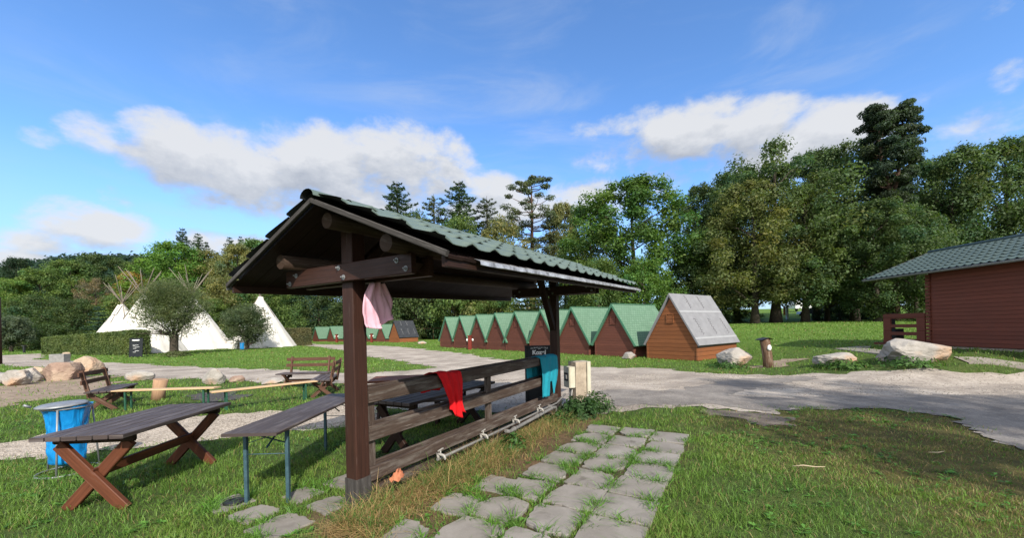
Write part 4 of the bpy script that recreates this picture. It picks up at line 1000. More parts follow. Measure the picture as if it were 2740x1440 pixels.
tipi(696, 794, 49, 4.0, 'white tipi behind the round shrub beside the shelter roof corner', seed=5, door=.7, pl=1.6)
x, y = G(622, 935)
t = thing('small_tent', 'low white ridge tent beside the distant blue rubbish bag', 'tent', (x, y + 1, 0), .5)
m = MB(); m.quad((-.9, 0, 0), (0, 0, 1.1), (0, 2.0, 1.1), (-.9, 2.0, 0)); m.quad((0, 0, 1.1), (.9, 0, 0), (.9, 2.0, 0), (0, 2.0, 1.1)); m.poly([(.9, 2, 0), (0, 2, 1.1), (-.9, 2, 0)]); m.poly([(-.9, 0, 0), (-.15, 0, 0), (0, 0, 1.1)]); m.poly([(.15, 0, 0), (.9, 0, 0), (0, 0, 1.1)]); m.build('canvas', M['canvas'], t)
m = MB(); m.tube([(0, -.03, 0), (0, -.03, 1.2)], .025, 8); m.build('pole', M['pole'], t)
# ------------------------------------------------------------------ boulders
def boulder(loc, size, mat, label, seed, group=None, rz=0, sink=.18, flat=False):
    r = random.Random(seed); bm = bmesh.new(); bmesh.ops.create_icosphere(bm, subdivisions=4, radius=1)
    pl = []
    for i in range(24):
        n = Vector((r.gauss(0, 1), r.gauss(0, 1), r.gauss(0, .9))).normalized(); pl.append((n, r.uniform(.70, .98) - (.12 if abs(n.z) < .5 else 0)))
    for v in bm.verts:
        d = v.co.normalized(); rad = min([1.0] + [h / n.dot(d) for n, h in pl if n.dot(d) > .05])
        rad *= 1 + .05 * mnoise.fractal(d * 2.6 + Vector((seed, 0, 0)), 1, 2, 4) + .02 * mnoise.noise(d * 9 + Vector((seed, 3, 0)))
        v.co = d * rad
    mx = [max(abs(v.co[i]) for v in bm.verts) for i in range(3)]; z0 = min(v.co.z for v in bm.verts); z1 = max(v.co.z for v in bm.verts)
    for v in bm.verts:
        v.co = Vector((v.co.x / mx[0] * size[0] / 2, v.co.y / mx[1] * size[1] / 2, ((v.co.z - z0) / (z1 - z0)) * size[2] * (1 + sink) - size[2] * sink))
    me = D.meshes.new('boulder'); bm.to_mesh(me); bm.free()
    o = link('boulder', me, None, mat); o.location = loc; o.rotation_euler = (0, 0, rz); return tag(o, label, 'boulder', group)
def boulder_px(x0, x1, ytop, ybase, mat, label, seed, depth=.8, group=None):
    x, y = G((x0 + x1) / 2, ybase); s = y / FOC; w = (x1 - x0) * s; h = (ybase - ytop) * s
    return boulder((x, y + w * depth * .35, float(T(x, y))), (w * 1.04, w * depth, h * 1.06), mat, label, seed, group)
gl = 'boulders lining the left edge of the bare soil'
boulder_px(0, 60, 993, 1034, M['rock_w'], 'pale rounded boulder at the left picture edge', 3, group=gl)
boulder_px(-60, 6, 1000, 1032, M['rock_g'], 'grey boulder cut by the left picture edge', 31, group=gl)
boulder_px(34, 88, 988, 1026, M['rock_w'], 'whitish slanting boulder just behind the pale rounded one', 5, group=gl)
boulder_px(64, 112, 984, 1014, M['rock_o'], 'tan rounded boulder between the whitish and the brown one', 7, group=gl)
boulder_px(106, 188, 973, 1020, M['rock_b'], 'dark brown angular boulder left of the tall tan one', 9, group=gl)
boulder_px(158, 192, 972, 1002, M['rock_g'], 'small grey boulder wedged behind the brown one', 12, group=gl)
boulder_px(180, 245, 957, 1006, M['rock_o'], 'tall pointed tan boulder at the right end of the row', 14, group=gl)
boulder_px(160, 182, 944, 958, M['rock_o'], 'little tan stone at the foot of the hedge end', 16)
boulder_px(325, 396, 995, 1020, M['rock_w'], 'flat topped pale stone block beside the road', 22, depth=.6)
boulder_px(528, 588, 989, 1031, M['rock_w'], 'pointed whitish stone standing beyond the pale folding bench', 25)
boulder_px(604, 652, 1008, 1024, M['rock_b'], 'low brownish stone sunk in the grass beside the road', 27)
boulder_px(690, 748, 1014, 1032, M['rock_w'], 'low pale stone in front of the brown backrest benches', 29)
boulder_px(1928, 2024, 934, 984, M['rock_w'], 'white topped boulder in front of the grey roofed orange hut', 35, group='boulders along the right road edge')
boulder_px(2206, 2314, 947, 981, M['rock_w'], 'low pale boulder between the log post and the big boulder', 37, group='boulders along the right road edge')
boulder_px(2408, 2562, 910, 972, M['rock_w'], 'big white and orange boulder in front of the cabin', 36, depth=.9, group='boulders along the right road edge')
boulder_px(1668, 1704, 944, 962, M['rock_g'], 'small grey stone before the brown hut next to the orange one', 45)
boulder_px(1114, 1140, 914, 922, M['rock_w'], 'pale stone in the grass before the small dark roofed hut', 47)
x, y = G(142, 972); s = y / FOC
M['grey_stone'] = speck('grey_concrete', [(.3, (.16, .155, .145)), (.7, (.26, .25, .235))], 5, .9, (.3, .01))
t = thing('concrete_block', 'grey concrete block standing behind the boulders at the hedge end', 'block', (x, y + .4, 0), .2)
m = MB(); m.beam((-.42, 0, .27), (.42, 0, .27), .5, .62, bev=.02); m.build('block', M['grey_stone'], t)
# fire wood block, log post, red posts
x, y = -9.15, 10.1
t = thing('chopping_block', 'sawn tan wood block standing behind the pale folding bench', 'wood block', (x, y, 0), .1); m = MB(); m.tube([(0, 0, 0), (.03, 0, .25), (.08, 0, .54)], [.145, .14, .15], 16); m.build('block', wood('sawn_tan_wood', (.42, .26, .155), (.28, .165, .095), (.36, .27, .2), .2, .7), t)
x, y = G(2052, 984); tz = float(T(x, y))
t = thing('log_post', 'short leaning log post with a black cap and a white lamp beside the road', 'post', (x, y, tz), 0); m = MB()
m.tube([(.06, 0, -.1), (.045, 0, .25), (.0, 0, .6), (-.06, 0, 1.05)], [.175, .165, .16, .165], 16); m.build('log', wood('peeled_log', (.15, .085, .05), (.06, .032, .02), (.34, .27, .20), .35, .8), t)
m = MB(); P = [[(-.06 + dx, dy, 1.06 + .05 - .11 * abs(dx - .02) / .3 + .02 * dy) for dy in (-.2, 0, .2)] for dx in (-.23, -.1, .05, .15, .21)]; m.grid(P); m.grid([[(a, b, c - .015) for a, b, c in r_] for r_ in P][::-1]); m.build('cap', M['dark_metal'], t)
m = MB(); m.tube([(-.005, -.15, .72), (-.005, -.185, .72), (-.005, -.21, .72)], [.085, .085, .05], 14); lp = m.build('lamp', M['lamp_white'], t)
lp.scale = (.85, 1, 1.25); lp.location = (0, 0, -.17)
def red_post(x, y, label, h=1.1):
    t = thing('lamp_bollard', label, 'lamp post', (x, y, 0), 0, 'red wooden lamp posts before the hut rows'); m = MB(); m.beam((0, 0, 0), (0, 0, h), .34, .30, up=(1, 0, 0), bev=.02); m.build('post', M['red_post'], t)
    m = MB(); m.beam((0, 0, h), (0, 0, h + .05), .46, .40, up=(1, 0, 0), bev=.02); m.build('cap', M['red_post'], t)
    for s in (-1, 1): m = MB(); m.tube([(s * .17, -.05, h - .32), (s * .24, -.05, h - .32), (s * .30, -.05, h - .32)], [.09, .12, .05], 10); m.build('lamp', M['lamp_white'], t)
    return t
x, y = G(1258, 936); red_post(x, y, 'red lamp post standing before the far huts of the near row')
x, y = -.44 * 64, 63; red_post(x, y, 'tiny red lamp post left of the near shelter post before the far huts', 1.3)
x, y = -.352 * 59, 58; red_post(x, y, 'red lamp post in front of the small dark roofed hut row', 1.3)
# line frame
x, y = G(1160, 909)
t = thing('line_frame', 'thin rusty clothes line frame between the two hut rows', 'clothes line', (x, y, 0), .1); m = MB()
for dx in (0, -3.6): m.tube([(dx, 0, 0), (dx, 0, 1.9)], .05, 8)
m.build('post', M['wood_bench'], t); m = MB(); m.tube([(-4.1, 0, 1.92), (1.3, 0, 1.96)], .045, 8); m.build('bar', M['wood_bench'], t)
# posts at the left edge
x, y = G(1, 976); t = thing('dark_pole', 'dark wooden pole at the left picture edge', 'pole', (x - .06, y, 0)); m = MB(); m.tube([(0, 0, 0), (0, 0, 4.45)], [.13, .12], 10); m.build('pole', M['wood_dark'], t); m = MB(); m.tube([(0, 0, 4.45), (0, 0, 4.5)], [.15, .1], 10); m.build('cap', M['dark_metal'], t)
x, y = G(65, 946); t = thing('low_post', 'low dark post in the grass under the grey green bush', 'post', (x, y, 0)); m = MB(); m.beam((0, 0, 0), (0, 0, .8), .16, .16, up=(1, 0, 0)); m.build('post', M['dark_metal'], t); m = MB(); m.beam((-.16, 0, .86), (.16, 0, .86), .2, .12); m.build('head', M['dark_metal'], t)
# concrete kerb paths by the cabin
def slab_path(pts, w, label):
    m = MB(); P = [Vector((*G(*p), 0)) for p in pts]; L = []; R = []
    for i, p in enumerate(P):
        d = (P[min(i + 1, len(P) - 1)] - P[max(i - 1, 0)]).normalized(); n = Vector((-d.y, d.x, 0)) * w / 2
        for lst, q in ((L, p + n), (R, p - n)): lst.append((q.x, q.y, float(T(q.x, q.y)) + .035))
    m.grid([L, R]); m.grid([R, [(a, b, c - .08) for a, b, c in R]]); m.grid([[(a, b, c - .08) for a, b, c in L], L])
    return tag(m.build('concrete_path', M['slab_plain']), label, 'path', kind='structure')
slab_path([(2330, 930), (2290, 931), (2255, 933), (2330, 941), (2410, 949)], .55, 'bent pale concrete strip in the grass left of the big boulder')
slab_path([(2572, 962), (2640, 968), (2740, 982), (2900, 1004)], .5, 'pale concrete strip between the big boulder and the right picture edge')
# far vehicles and posts under the right hand trees
def caravan(loc, rz, label):
    t = thing('caravan', label, 'caravan', loc, rz); m = MB(); P = []
    prof = [(-2.1, .55), (-2.2, 1.3), (-1.9, 2.35), (1.7, 2.45), (2.1, 1.7), (2.2, .9), (2.0, .5)]
    for y in (-1.05, 1.05): m.poly([(a, y, b) for a, b in (prof if y > 0 else prof[::-1])])
    for i in range(len(prof)): a, b = prof[i], prof[(i + 1) % len(prof)]; m.quad((a[0], -1.05, a[1]), (b[0], -1.05, b[1]), (b[0], 1.05, b[1]), (a[0], 1.05, a[1]))
    bd = m.build('body', M['white'], t)
    m = MB()
    for x, w in ((-1.2, 1.0), (.5, 1.1)): m.beam((x - w / 2, -1.06, 1.65), (x + w / 2, -1.06, 1.65), .03, .5)
    m.build('window', M['glass'], bd)
    for s in (-1, 1): m = MB(); m.tube([(0, s * 1.0, .33), (0, s * .8, .33)], .33, 16); m.build('wheel', M['tyre'], t)
    m = MB(); m.beam((2.0, 0, .48), (3.2, 0, .45), .1, .08); m.build('drawbar', M['steel'], t); return t
def car(loc, rz, label):
    t = thing('parked_car', label, 'car', loc, rz); prof = [(-2.1, .35), (-2.15, .85), (-1.9, 1.0), (-1.3, 1.48), (.3, 1.5), (1.0, 1.02), (2.0, .85), (2.1, .4)]
    m = MB()
    for y in (-.85, .85): m.poly([(a, y * (1 if b < 1.1 else .82), b) for a, b in (prof if y > 0 else prof[::-1])])
    for i in range(len(prof)):
        a, b = prof[i], prof[(i + 1) % len(prof)]; f = lambda p: .85 * (1 if p[1] < 1.1 else .82); m.quad((a[0], -f(a), a[1]), (b[0], -f(b), b[1]), (b[0], f(b), b[1]), (a[0], f(a), a[1]))
    bd = m.build('body', M['carpaint'], t); m = MB()
    for a, b in (((-1.45, 1.08), (-.5, 1.40)), ((-.4, 1.08), (.55, 1.40))): m.quad((a[0], -.80, a[1]), (b[0] + .2, -.80, a[1]), (b[0], -.735, b[1]), (a[0] + .25, -.735, b[1]))
    m.build('window', M['glass'], bd)
    for x in (-1.3, 1.3):
        for s in (-1, 1): m = MB(); m.tube([(x, s * .86, .31), (x, s * .66, .31)], .31, 16); m.build('wheel', M['tyre'], t)
    return t
def gz(px, py, Z): p = at(px, py, Z); return (p.x, p.y, float(T(p.x, p.y)))
caravan(gz(2140, 836, 92), .15, 'white caravan parked under the trees behind the meadow')
car(gz(2215, 838, 80), .1, 'dark car parked under the trees beside the white caravan')
car(gz(2168, 840, 78), 2.9, 'dark low car half hidden by the trunk in front of the caravan')
p = gz(2106, 830, 70); t = thing('marker_post', 'orange and white marker post left of the caravan', 'post', p); m = MB(); m.beam((0, 0, 0), (0, 0, 2.6), .3, .3, up=(1, 0, 0)); m.build('post', M['white'], t); m = MB(); m.beam((-.45, .05, .8), (-.45, .05, 2.4), .25, .25, up=(1, 0, 0)); m.build('panel', M['orange_paint'], t)
# ------------------------------------------------------------------ trees
def unit(v): return v / np.maximum(np.linalg.norm(v, axis=-1, keepdims=True), 1e-9)
def leafquads(P, Nn, size, asp=.6):
    n = len(P); r = unit(NP.normal(size=(n, 3))); t = unit(np.cross(Nn, r)); b = np.cross(Nn, t)
    L = size[:, None]; W = L * asp * NP.uniform(.7, 1.3, (n, 1))
    k1 = NP.uniform(-.25, .25, (n, 1))
    return np.stack([P - t * L * .5, P + b * W * .5 + t * L * k1 * .5 + Nn * L * .08, P + t * L * .5 - Nn * L * .1, P - b * W * .5 - t * L * k1 * .5 + Nn * L * .08], 1)
def clumpcloud(C, Rr, per, lsize, flat=.8, warm=.12, upbias=.45, asp=.6, shell=.45):
    n = len(C); idx = np.repeat(np.arange(n), per); m = len(idx)
    d = unit(NP.normal(size=(m, 3))); rad = NP.random(m) ** .42; rad = np.maximum(rad, shell * NP.random(m))
    off = d * rad[:, None] * Rr[idx][:, None]; off[:, 2] *= flat
    P = C[idx] + off; Nn = unit(d * .9 + NP.normal(size=(m, 3)) * .55 + np.array([0, 0, upbias]))
    cv = NP.uniform(.78, 1.22, (n, 1))[idx] * NP.uniform(.75, 1.25, (m, 1)); w = (NP.normal(0, warm, (n, 1))[idx] + NP.normal(0, warm * .7, (m, 1)))
    Cc = cv * np.concatenate([1 + w, 1 + .25 * w, 1 - .6 * w], 1)
    return leafquads(P, Nn, lsize * NP.uniform(.6, 1.4, m), asp), np.clip(Cc, .2, 2.2)
def limb_mesh(name, H, R, zlow, r0, C, nl, lean=0, mat=None, seed=1, top=.9):
    r = random.Random(seed); m = MB(); pts = []; rad = []
    for i in range(9):
        f = i / 8; pts.append((lean * f * f * H + .12 * math.sin(3 * f + seed), .12 * math.cos(2.6 * f + seed) - .12, H * top * f - (.2 if i == 0 else 0))); rad.append(r0 * (1 - .88 * f) * (1.45 if i == 0 else 1))
    m.tube(pts, rad, 9)
    for k_ in r.sample(range(len(C)), min(nl, len(C))):
        c = Vector(C[k_]); z0 = max(zlow * .8, min(H * .75, c.z - (c.xy.length) * r.uniform(.5, .9))); i = min(7, int(z0 / (H * top) * 8)); a = Vector(pts[i]).lerp(Vector(pts[i + 1]), min(1, max(0, z0 / (H * top) * 8 - i)))
        q = a.lerp(c, .5) + Vector((r.gauss(0, .1), r.gauss(0, .1), .12)) * R * .3; rr = r0 * .34 * (1 - z0 / H * .6); m.tube([a, q, c], [rr, rr * .6, rr * .15], 6, caps=False)
    me = m.mesh(name); me.materials.append(mat or M['bark']); return me
def broad(seed, H=18, R=5.5, zlow=2.6, n=165, per=190, leaf=.28, p=.75, cl=(.9, 1.7), open_=0.0, mat=None):
    global NP; NP = np.random.default_rng(seed); C, Rr = [], []
    while len(C) < n:
        f = NP.random(); z = zlow + (H - zlow) * f
        prof = math.sin(PI * min(1, (.10 + .86 * f) ** p)) ** .62
        a = NP.uniform(0, 2 * PI); lob = 1 + .22 * math.sin(2 * a + seed) + .14 * math.sin(5 * a + 3 * f * seed)
        q = (NP.uniform(.25, 1.0) if NP.random() < .3 else NP.uniform(.7, 1.0)); rr = R * prof * q * lob
        c = NP.uniform(*cl) * (.8 + .3 * (1 - f)); C.append((rr * math.cos(a), rr * math.sin(a), min(z, H - c * .7))); Rr.append(c)
    C = np.array(C); Rr = np.array(Rr); V, K = clumpcloud(C, Rr, per, leaf)
    V2, K2 = leafspray(C, Rr, int(n * 14), leaf * .8)
    return quads_mesh('crown', np.concatenate([V, V2]), np.concatenate([K, K2]), M['leaf']), limb_mesh('trunk', H, R, zlow, .035 * H * .62, C, 26, mat=mat, seed=seed)
def leafspray(C, Rr, m, leaf):
    i = NP.integers(0, len(C), m); d = unit(NP.normal(size=(m, 3)) + np.array([0, 0, .25])); P = C[i] + d * (Rr[i] * NP.uniform(.95, 1.15, m))[:, None]
    return leafquads(P, unit(d + NP.normal(size=(m, 3)) * .6), leaf * NP.uniform(.5, 1.2, m)), NP.uniform(.8, 1.3, (m, 1)) * np.array([[1.05, 1.05, .9]])
def spruce(seed, H=18, R=3.2, z0=.6, gap=.5, leaf=.34, droop=.35, dens=1.0, ragged=.25, ztop=1.0):
    global NP; NP = np.random.default_rng(seed); Vs, Cs = [], []; m = MB(); m.tube([(0, 0, -.2), (0, 0, H * .5), (0, 0, H)], [.02 * H * .75, .012 * H * .7, .01], 8)
    z = z0
    while z < H - .2:
        f = (z - z0) / (H - z0); Rz = R * (1 - f) ** .52 * NP.uniform(1 - ragged, 1 + ragged * .4) + .12
        nb = max(4, int(9 * (1 - f) + 3))
        for b in range(nb):
            a = 2 * PI * (b + NP.random()) / nb; L = Rz * NP.uniform(.7, 1.1); k_ = max(10, int(L * 75 * dens)); t = NP.random(k_) ** .7
            dr = droop * (1 - .8 * f); zz = z + L * (-dr * t + .22 * t ** 3) + NP.normal(0, .06, k_); w = NP.normal(0, .17, k_) * L * (1.1 - t) + NP.normal(0, .05, k_)
            P = np.stack([math.cos(a) * L * t - math.sin(a) * w, math.sin(a) * L * t + math.cos(a) * w, zz], -1)
            Nn = unit(np.array([math.cos(a) * .5, math.sin(a) * .5, .7]) + NP.normal(0, .4, (k_, 3))); Vs.append(leafquads(P, Nn, leaf * NP.uniform(.6, 1.3, k_) * (.55 + .45 * (1 - f)), .38))
            Cs.append(np.ones((k_, 3)) * NP.uniform(.7, 1.2) * NP.uniform(.8, 1.2, (k_, 1)) * (1 + .3 * np.maximum(t - .75, 0)[:, None]))
        z += gap * (.65 + .5 * (1 - f)) * NP.uniform(.7, 1.3)
    me = m.mesh('trunk'); me.materials.append(M['bark']); return quads_mesh('crown', np.concatenate(Vs), np.concatenate(Cs), M['leaf']), me
def pine(seed, H=20, R=3.6, zlow=9, n=60, per=130, leaf=.34, two=False, cl=(.6, 1.15)):
    global NP; NP = np.random.default_rng(seed); C, Rr = [], []; m = MB(); r = random.Random(seed); heads = [(-1.5, .2, H * .985), (1.3, -.2, H)] if two else [(0.3, 0, H)]
    st = [Vector((0, 0, -.2)), Vector((.1, 0, H * .3)), Vector((-.05, .1, H * .55))]; m.tube(st, [.42, .34, .26], 10)
    for h in heads: m.tube([st[-1], st[-1].lerp(Vector(h), .45) + Vector((h[0] * .35, 0, 0)), Vector(h)], [.24, .15, .03], 8)
    for i in range(n):
        h = Vector(heads[i % len(heads)]); f = NP.random() ** .8; z = zlow + (H - zlow - .3) * f; t = max(0, (z - H * .55) / (h.z - H * .55)); ax = st[-1].lerp(h, t) if t > 0 else Vector((0, 0, z)); a = NP.uniform(0, 2 * PI)
        rr = R * (.35 + .65 * math.sin(PI * min(1, .25 + .75 * (1 - f) ** .8))) * NP.uniform(.45, 1.0) * (1 - .62 * f ** 2.2) * (.7 if two else 1)
        c = Vector((ax.x + rr * math.cos(a), ax.y + rr * math.sin(a), z + rr * .15)); C.append(tuple(c)); Rr.append(NP.uniform(*cl) * (1 - .3 * f)); m.tube([(ax.x, ax.y, z - rr * .15), ((ax.x + c.x) / 2, (ax.y + c.y) / 2, z - .1 * rr), tuple(c)], [.07, .05, .02], 5, caps=False)
    C = np.array(C); V, K = clumpcloud(C, np.array(Rr), per, leaf, flat=.42, upbias=.8, asp=.3, warm=.08); me = m.mesh('trunk'); me.materials.append(M['bark_pine']); return quads_mesh('crown', V, K, M['leaf']), me
M['bark_pine'] = speck('pine_bark', [(.3, (.04, .026, .02)), (.7, (.13, .075, .05))], 5, .95, (.8, .03))
K = {}
K['A'] = (broad(101), 18, 5.5); K['B'] = (broad(102, p=.9, cl=(.8, 1.5)), 18, 5.5); K['C'] = (broad(103, H=18, R=4.0, n=140, p=.85), 18, 4.0)
K['O'] = (broad(104, H=18, R=5.2, n=135, per=125, leaf=.25, cl=(.8, 1.5), zlow=3.0), 18, 5.2)      # airy
K['U'] = (broad(105, H=9, R=4.2, zlow=.3, n=105, per=180, leaf=.21, p=.62, cl=(.7, 1.3)), 9, 4.2)   # undergrowth-high bush tree
K['S'] = (spruce(106), 18, 3.2); K['T'] = (spruce(107, R=2.6, ragged=.4, gap=.7, droop=.2), 18, 2.6); K['L'] = (spruce(110, H=9, R=3.4, gap=.8, droop=.25, leaf=.4, ragged=.15), 9, 3.4)
K['P'] = (pine(108, zlow=6, n=85, R=5.4, per=150, cl=(.7, 1.25)), 20, 4.4); K['Q'] = (pine(109, two=True, zlow=9.5, n=130, R=4.6, per=300, cl=(.8, 1.4), leaf=.34), 20, 4.0)
DG, MG, BG, OL, YL, PB, CG, CD, GG = (.068, .106, .036), (.108, .166, .044), (.15, .232, .05), (.172, .178, .064), (.34, .25, .08), (.21, .17, .10), (.046, .082, .034), (.028, .055, .026), (.105, .140, .085)
def tree(kind, px, ytop, Z, wpx, tint, label, name='broadleaf_tree', group=None, z=None):
    (cm, tm), H, R = K[kind]; p = at(px, ytop, Z); zz = float(T(p.x, p.y)) if z is None else z
    t = thing(name, label, 'tree', (p.x, p.y, zz), rnd.uniform(0, 6.28) if kind != 'Q' else 0, group); sz = (p.z - zz) / H; sx = wpx / 2 * Z / FOC / R
    t.scale = (sx, sx, sz); link('trunk', tm, t) ; c = link('crown', cm, t); c.color = (*tint, 1); return t
FL = 'trees of the wood behind the tipis'; FM = 'trees of the wood behind the huts'; FR = 'tall trees at the far edge of the meadow'
# behind the tipis
tree('A', 20, 745, 70, 150, BG, 'yellow green broadleaf tree at the left picture edge, above the grey green bush', group=FL)
tree('B', 110, 722, 74, 150, MG, 'mid green broadleaf tree left of the cream tipi poles, its crown sunlit on top', group=FL)
tree('C', 45, 690, 96, 90, CD, 'dark round topped tree against the sky at the far left of the wood', group=FL)
tree('A', 190, 698, 80, 170, MG, 'broad mid green tree above the dark layered fir', group=FL)
tree('B', 268, 680, 84, 130, DG, 'tall dark broadleaf tree behind the poles of the cream tipi', group=FL)
tree('U', 205, 800, 60, 150, DG, 'low dark tree directly behind the clipped hedge', group=FL)
tree('U', 110, 790, 62, 160, DG, 'low dark green tree above the left end of the hedge', group=FL)
tree('U', 22, 800, 64, 140, MG, 'low mid green tree behind the dark pole at the left edge', group=FL)
tree('L', 262, 818, 56, 84, (.06, .11, .07), 'dark layered fir with tiered branches beside the cream tipi', 'fir_tree', FL)
tree('O', 255, 745, 66, 90, PB, 'thin pale brown tree between the fir and the tipi poles', group=FL)
tree('C', 352, 728, 68, 86, YL, 'pale yellow autumn tree behind the crossing tipi poles', group=FL)
tree('C', 338, 700, 92, 60, MG, 'slim pale topped tree seen between the tipi poles and the bright tree', group=FL)
tree('B', 378, 690, 90, 90, DG, 'dark green tree between the slim tree and the bright tree', group=FL)
tree('A', 470, 650, 72, 190, (.11, .21, .036), 'large bright green tree rising above the pollard willow', group=FL)
tree('S', 488, 608, 96, 110, CG, 'tallest dark spruce tip above the bright green tree', 'spruce_tree', FL)
tree('S', 529, 622, 95, 100, CG, 'second dark spruce tip just right of the tallest one', 'spruce_tree', FL)
tree('S', 552, 645, 94, 80, CG, 'short spruce tip at the shoulder of the second one', 'spruce_tree', FL)
tree('S', 614, 632, 96, 90, CG, 'spruce tip left of the thin one beside the shelter roof corner', 'spruce_tree', FL)
tree('S', 643, 630, 96, 70, CG, 'thin spruce tip nearest the left shelter roof corner', 'spruce_tree', FL)
tree('A', 556, 672, 76, 150, OL, 'olive brown tree right of the bright green tree', group=FL)
tree('B', 632, 655, 74, 150, OL, 'olive tree behind the left corner of the shelter roof', group=FL)
tree('U', 560, 800, 62, 150, MG, 'low green tree behind the pole tips right of the pollard willow', group=FL)
tree('U', 600, 740, 66, 170, OL, 'low olive tree between the pollard willow and the round shrub', group=FL)
tree('U', 700, 740, 66, 160, MG, 'green tree behind the white tipi under the roof corner', group=FL)
tree('L', 775, 745, 90, 130, DG, 'dark conifer above the right hand hedge', 'fir_tree', FL)
tree('U', 850, 730, 92, 170, DG, 'dark tree behind the far hut row left of the near shelter post', group=FL)
tree('A', 700, 640, 90, 190, MG, 'broad tree mostly hidden by the left half of the shelter roof', group=FL)
tree('U', 430, 760, 66, 170, OL, 'olive bush behind the pollard willow crown', group=FL)
tree('U', 320, 790, 62, 150, MG, 'green bush behind the two left tipis', group=FL)
# behind the huts
tree('S', 1062, 484, 80, 240, CG, 'dark pointed spruce above the shelter ridge, leftmost of the three', 'spruce_tree', FM)
tree('T', 1160, 519, 78, 185, (.14, .15, .07), 'pale olive spruce between the two dark ones above the roof', 'spruce_tree', FM)
tree('S', 1228, 482, 78, 240, (.055, .095, .038), 'tall spruce in the middle of the row above the roof', 'spruce_tree', FM)
tree('T', 1302, 524, 76, 195, (.075, .095, .05), 'ragged dark spruce left of the open crowned pine', 'spruce_tree', FM)
tree('P', 1418, 470, 70, 180, (.11, .135, .07), 'open crowned pine with sky showing through its branches', 'pine_tree', FM)
tree('A', 1506, 545, 72, 130, OL, 'olive tree between the open pine and the big bright tree', group=FM)
tree('U', 1340, 585, 66, 190, OL, 'olive tree below the open crowned pine', group=FM)
tree('U', 1230, 580, 70, 190, MG, 'green bush tree under the tall middle spruce', group=FM)
tree('U', 1110, 570, 72, 180, DG, 'dark bush tree hidden behind the shelter roof', group=FM)
tree('U', 960, 720, 92, 160, DG, 'dark tree seen under the shelter roof right of the near post', group=FM)
tree('L', 1060, 760, 84, 130, DG, 'dark low fir under the shelter roof behind the dark roofed hut', 'fir_tree', FM)
tree('U', 1150, 760, 82, 130, MG, 'low green tree under the roof above the clothes line frame', group=FM)
tree('U', 1240, 765, 76, 130, OL, 'low olive tree behind the far huts of the near row', group=FM)
tree('U', 1330, 770, 62, 140, MG, 'low green tree behind the middle huts of the near row', group=FM)
tree('L', 1410, 760, 60, 120, DG, 'dark low fir left of the far shelter post', 'fir_tree', FM)
tree('B', 1690, 485, 55, 310, (.085, .155, .034), 'big round bright green tree above the far end of the shelter roof', group=FM)
tree('A', 1580, 540, 58, 190, MG, 'green tree leaning into the left flank of the big bright tree', group=FM)
tree('U', 1600, 690, 50, 170, MG, 'bright low tree behind the far shelter roof corner', group=FM)
tree('U', 1720, 690, 48, 190, (.095, .18, .034), 'bright low tree behind the grey roofed orange hut', group=FM)
tree('A', 1885, 495, 60, 210, DG, 'dark tree in the gap right of the big bright tree', group=FM)
tree('U', 1850, 680, 52, 180, DG, 'dark low tree right behind the ridge of the grey felt roof', group=FM)
# far edge of the meadow
tree('O', 2070, 385, 50, 310, (.092, .134, .048), 'tall broad tree with airy top left of the twin stemmed pine', group=FR)
tree('A', 2010, 490, 48, 260, (.118, .136, .044), 'brownish green tree with a visible trunk, leftmost on the meadow edge', group=FR)
tree('B', 2145, 505, 49, 240, (.096, .140, .046), 'green tree whose trunk stands before the white caravan', group=FR)
tree('A', 2275, 385, 53, 250, DG, 'tall dark round topped tree between the airy tree and the pine', group=FR)
tree('B', 2210, 560, 56, 170, DG, 'dark tree in the shaded gap right of the caravan', group=FR)
tree('Q', 2385, 278, 46, 178, (.045, .070, .038), 'twin stemmed pine towering over all other trees', 'pine_tree', FR)
tree('B', 2340, 540, 44, 210, (.074, .116, .040), 'leafy tree beneath the twin stemmed pine', group=FR)
tree('U', 2440, 560, 43, 220, (.066, .108, .036), 'low green tree behind the left end of the cabin roof', group=FR)
tree('A', 2545, 400, 50, 240, (.076, .120, .042), 'tall green tree behind the cabin, right of the pine', group=FR)
tree('B', 2680, 380, 50, 260, (.074, .116, .040), 'tall green tree at the right picture edge with a twiggy top', group=FR)
tree('A', 2460, 430, 58, 210, DG, 'dark tree filling the gap right of the pine trunk', group=FR)
tree('B', 2830, 400, 54, 260, DG, 'dark tree cut by the right picture edge behind the cabin roof', group=FR)
tree('A', 1965, 455, 66, 210, DG, 'dark backing tree left behind the brownish meadow tree', group=FR)
tree('B', 2380, 520, 66, 210, CD, 'dark backing tree behind the lower pine trunk', group=FR)
tree('B', 2170, 410, 66, 210, DG, 'dark backing tree between the airy tree and the round topped one', group=FR)
tree('U', 2300, 760, 68, 150, DG, 'low dark bush tree under the wood right of the caravan', group=FR)
tree('U', 1965, 790, 56, 110, DG, 'low dark bush under the leftmost meadow trees', group=FR)
tree('U', 2245, 800, 62, 110, CD, 'dark shrub under the trees beside the parked cars', group=FR)
tree('U', 2600, 620, 58, 260, DG, 'low dark tree hidden behind the cabin roof', group=FR)
# the shade tree that stands behind the photographer's right shoulder, outside the picture: it throws the shade on the grass
tt = thing('broadleaf_tree', 'leafy tree standing right behind the camera, shading the browned grass', 'tree', (13.0, -9.0, 0), 1.0); tt.scale = (.74, .74, .86)
link('trunk', K['O'][0][1], tt); c_ = link('crown', K['O'][0][0], tt); c_.color = (*MG, 1)
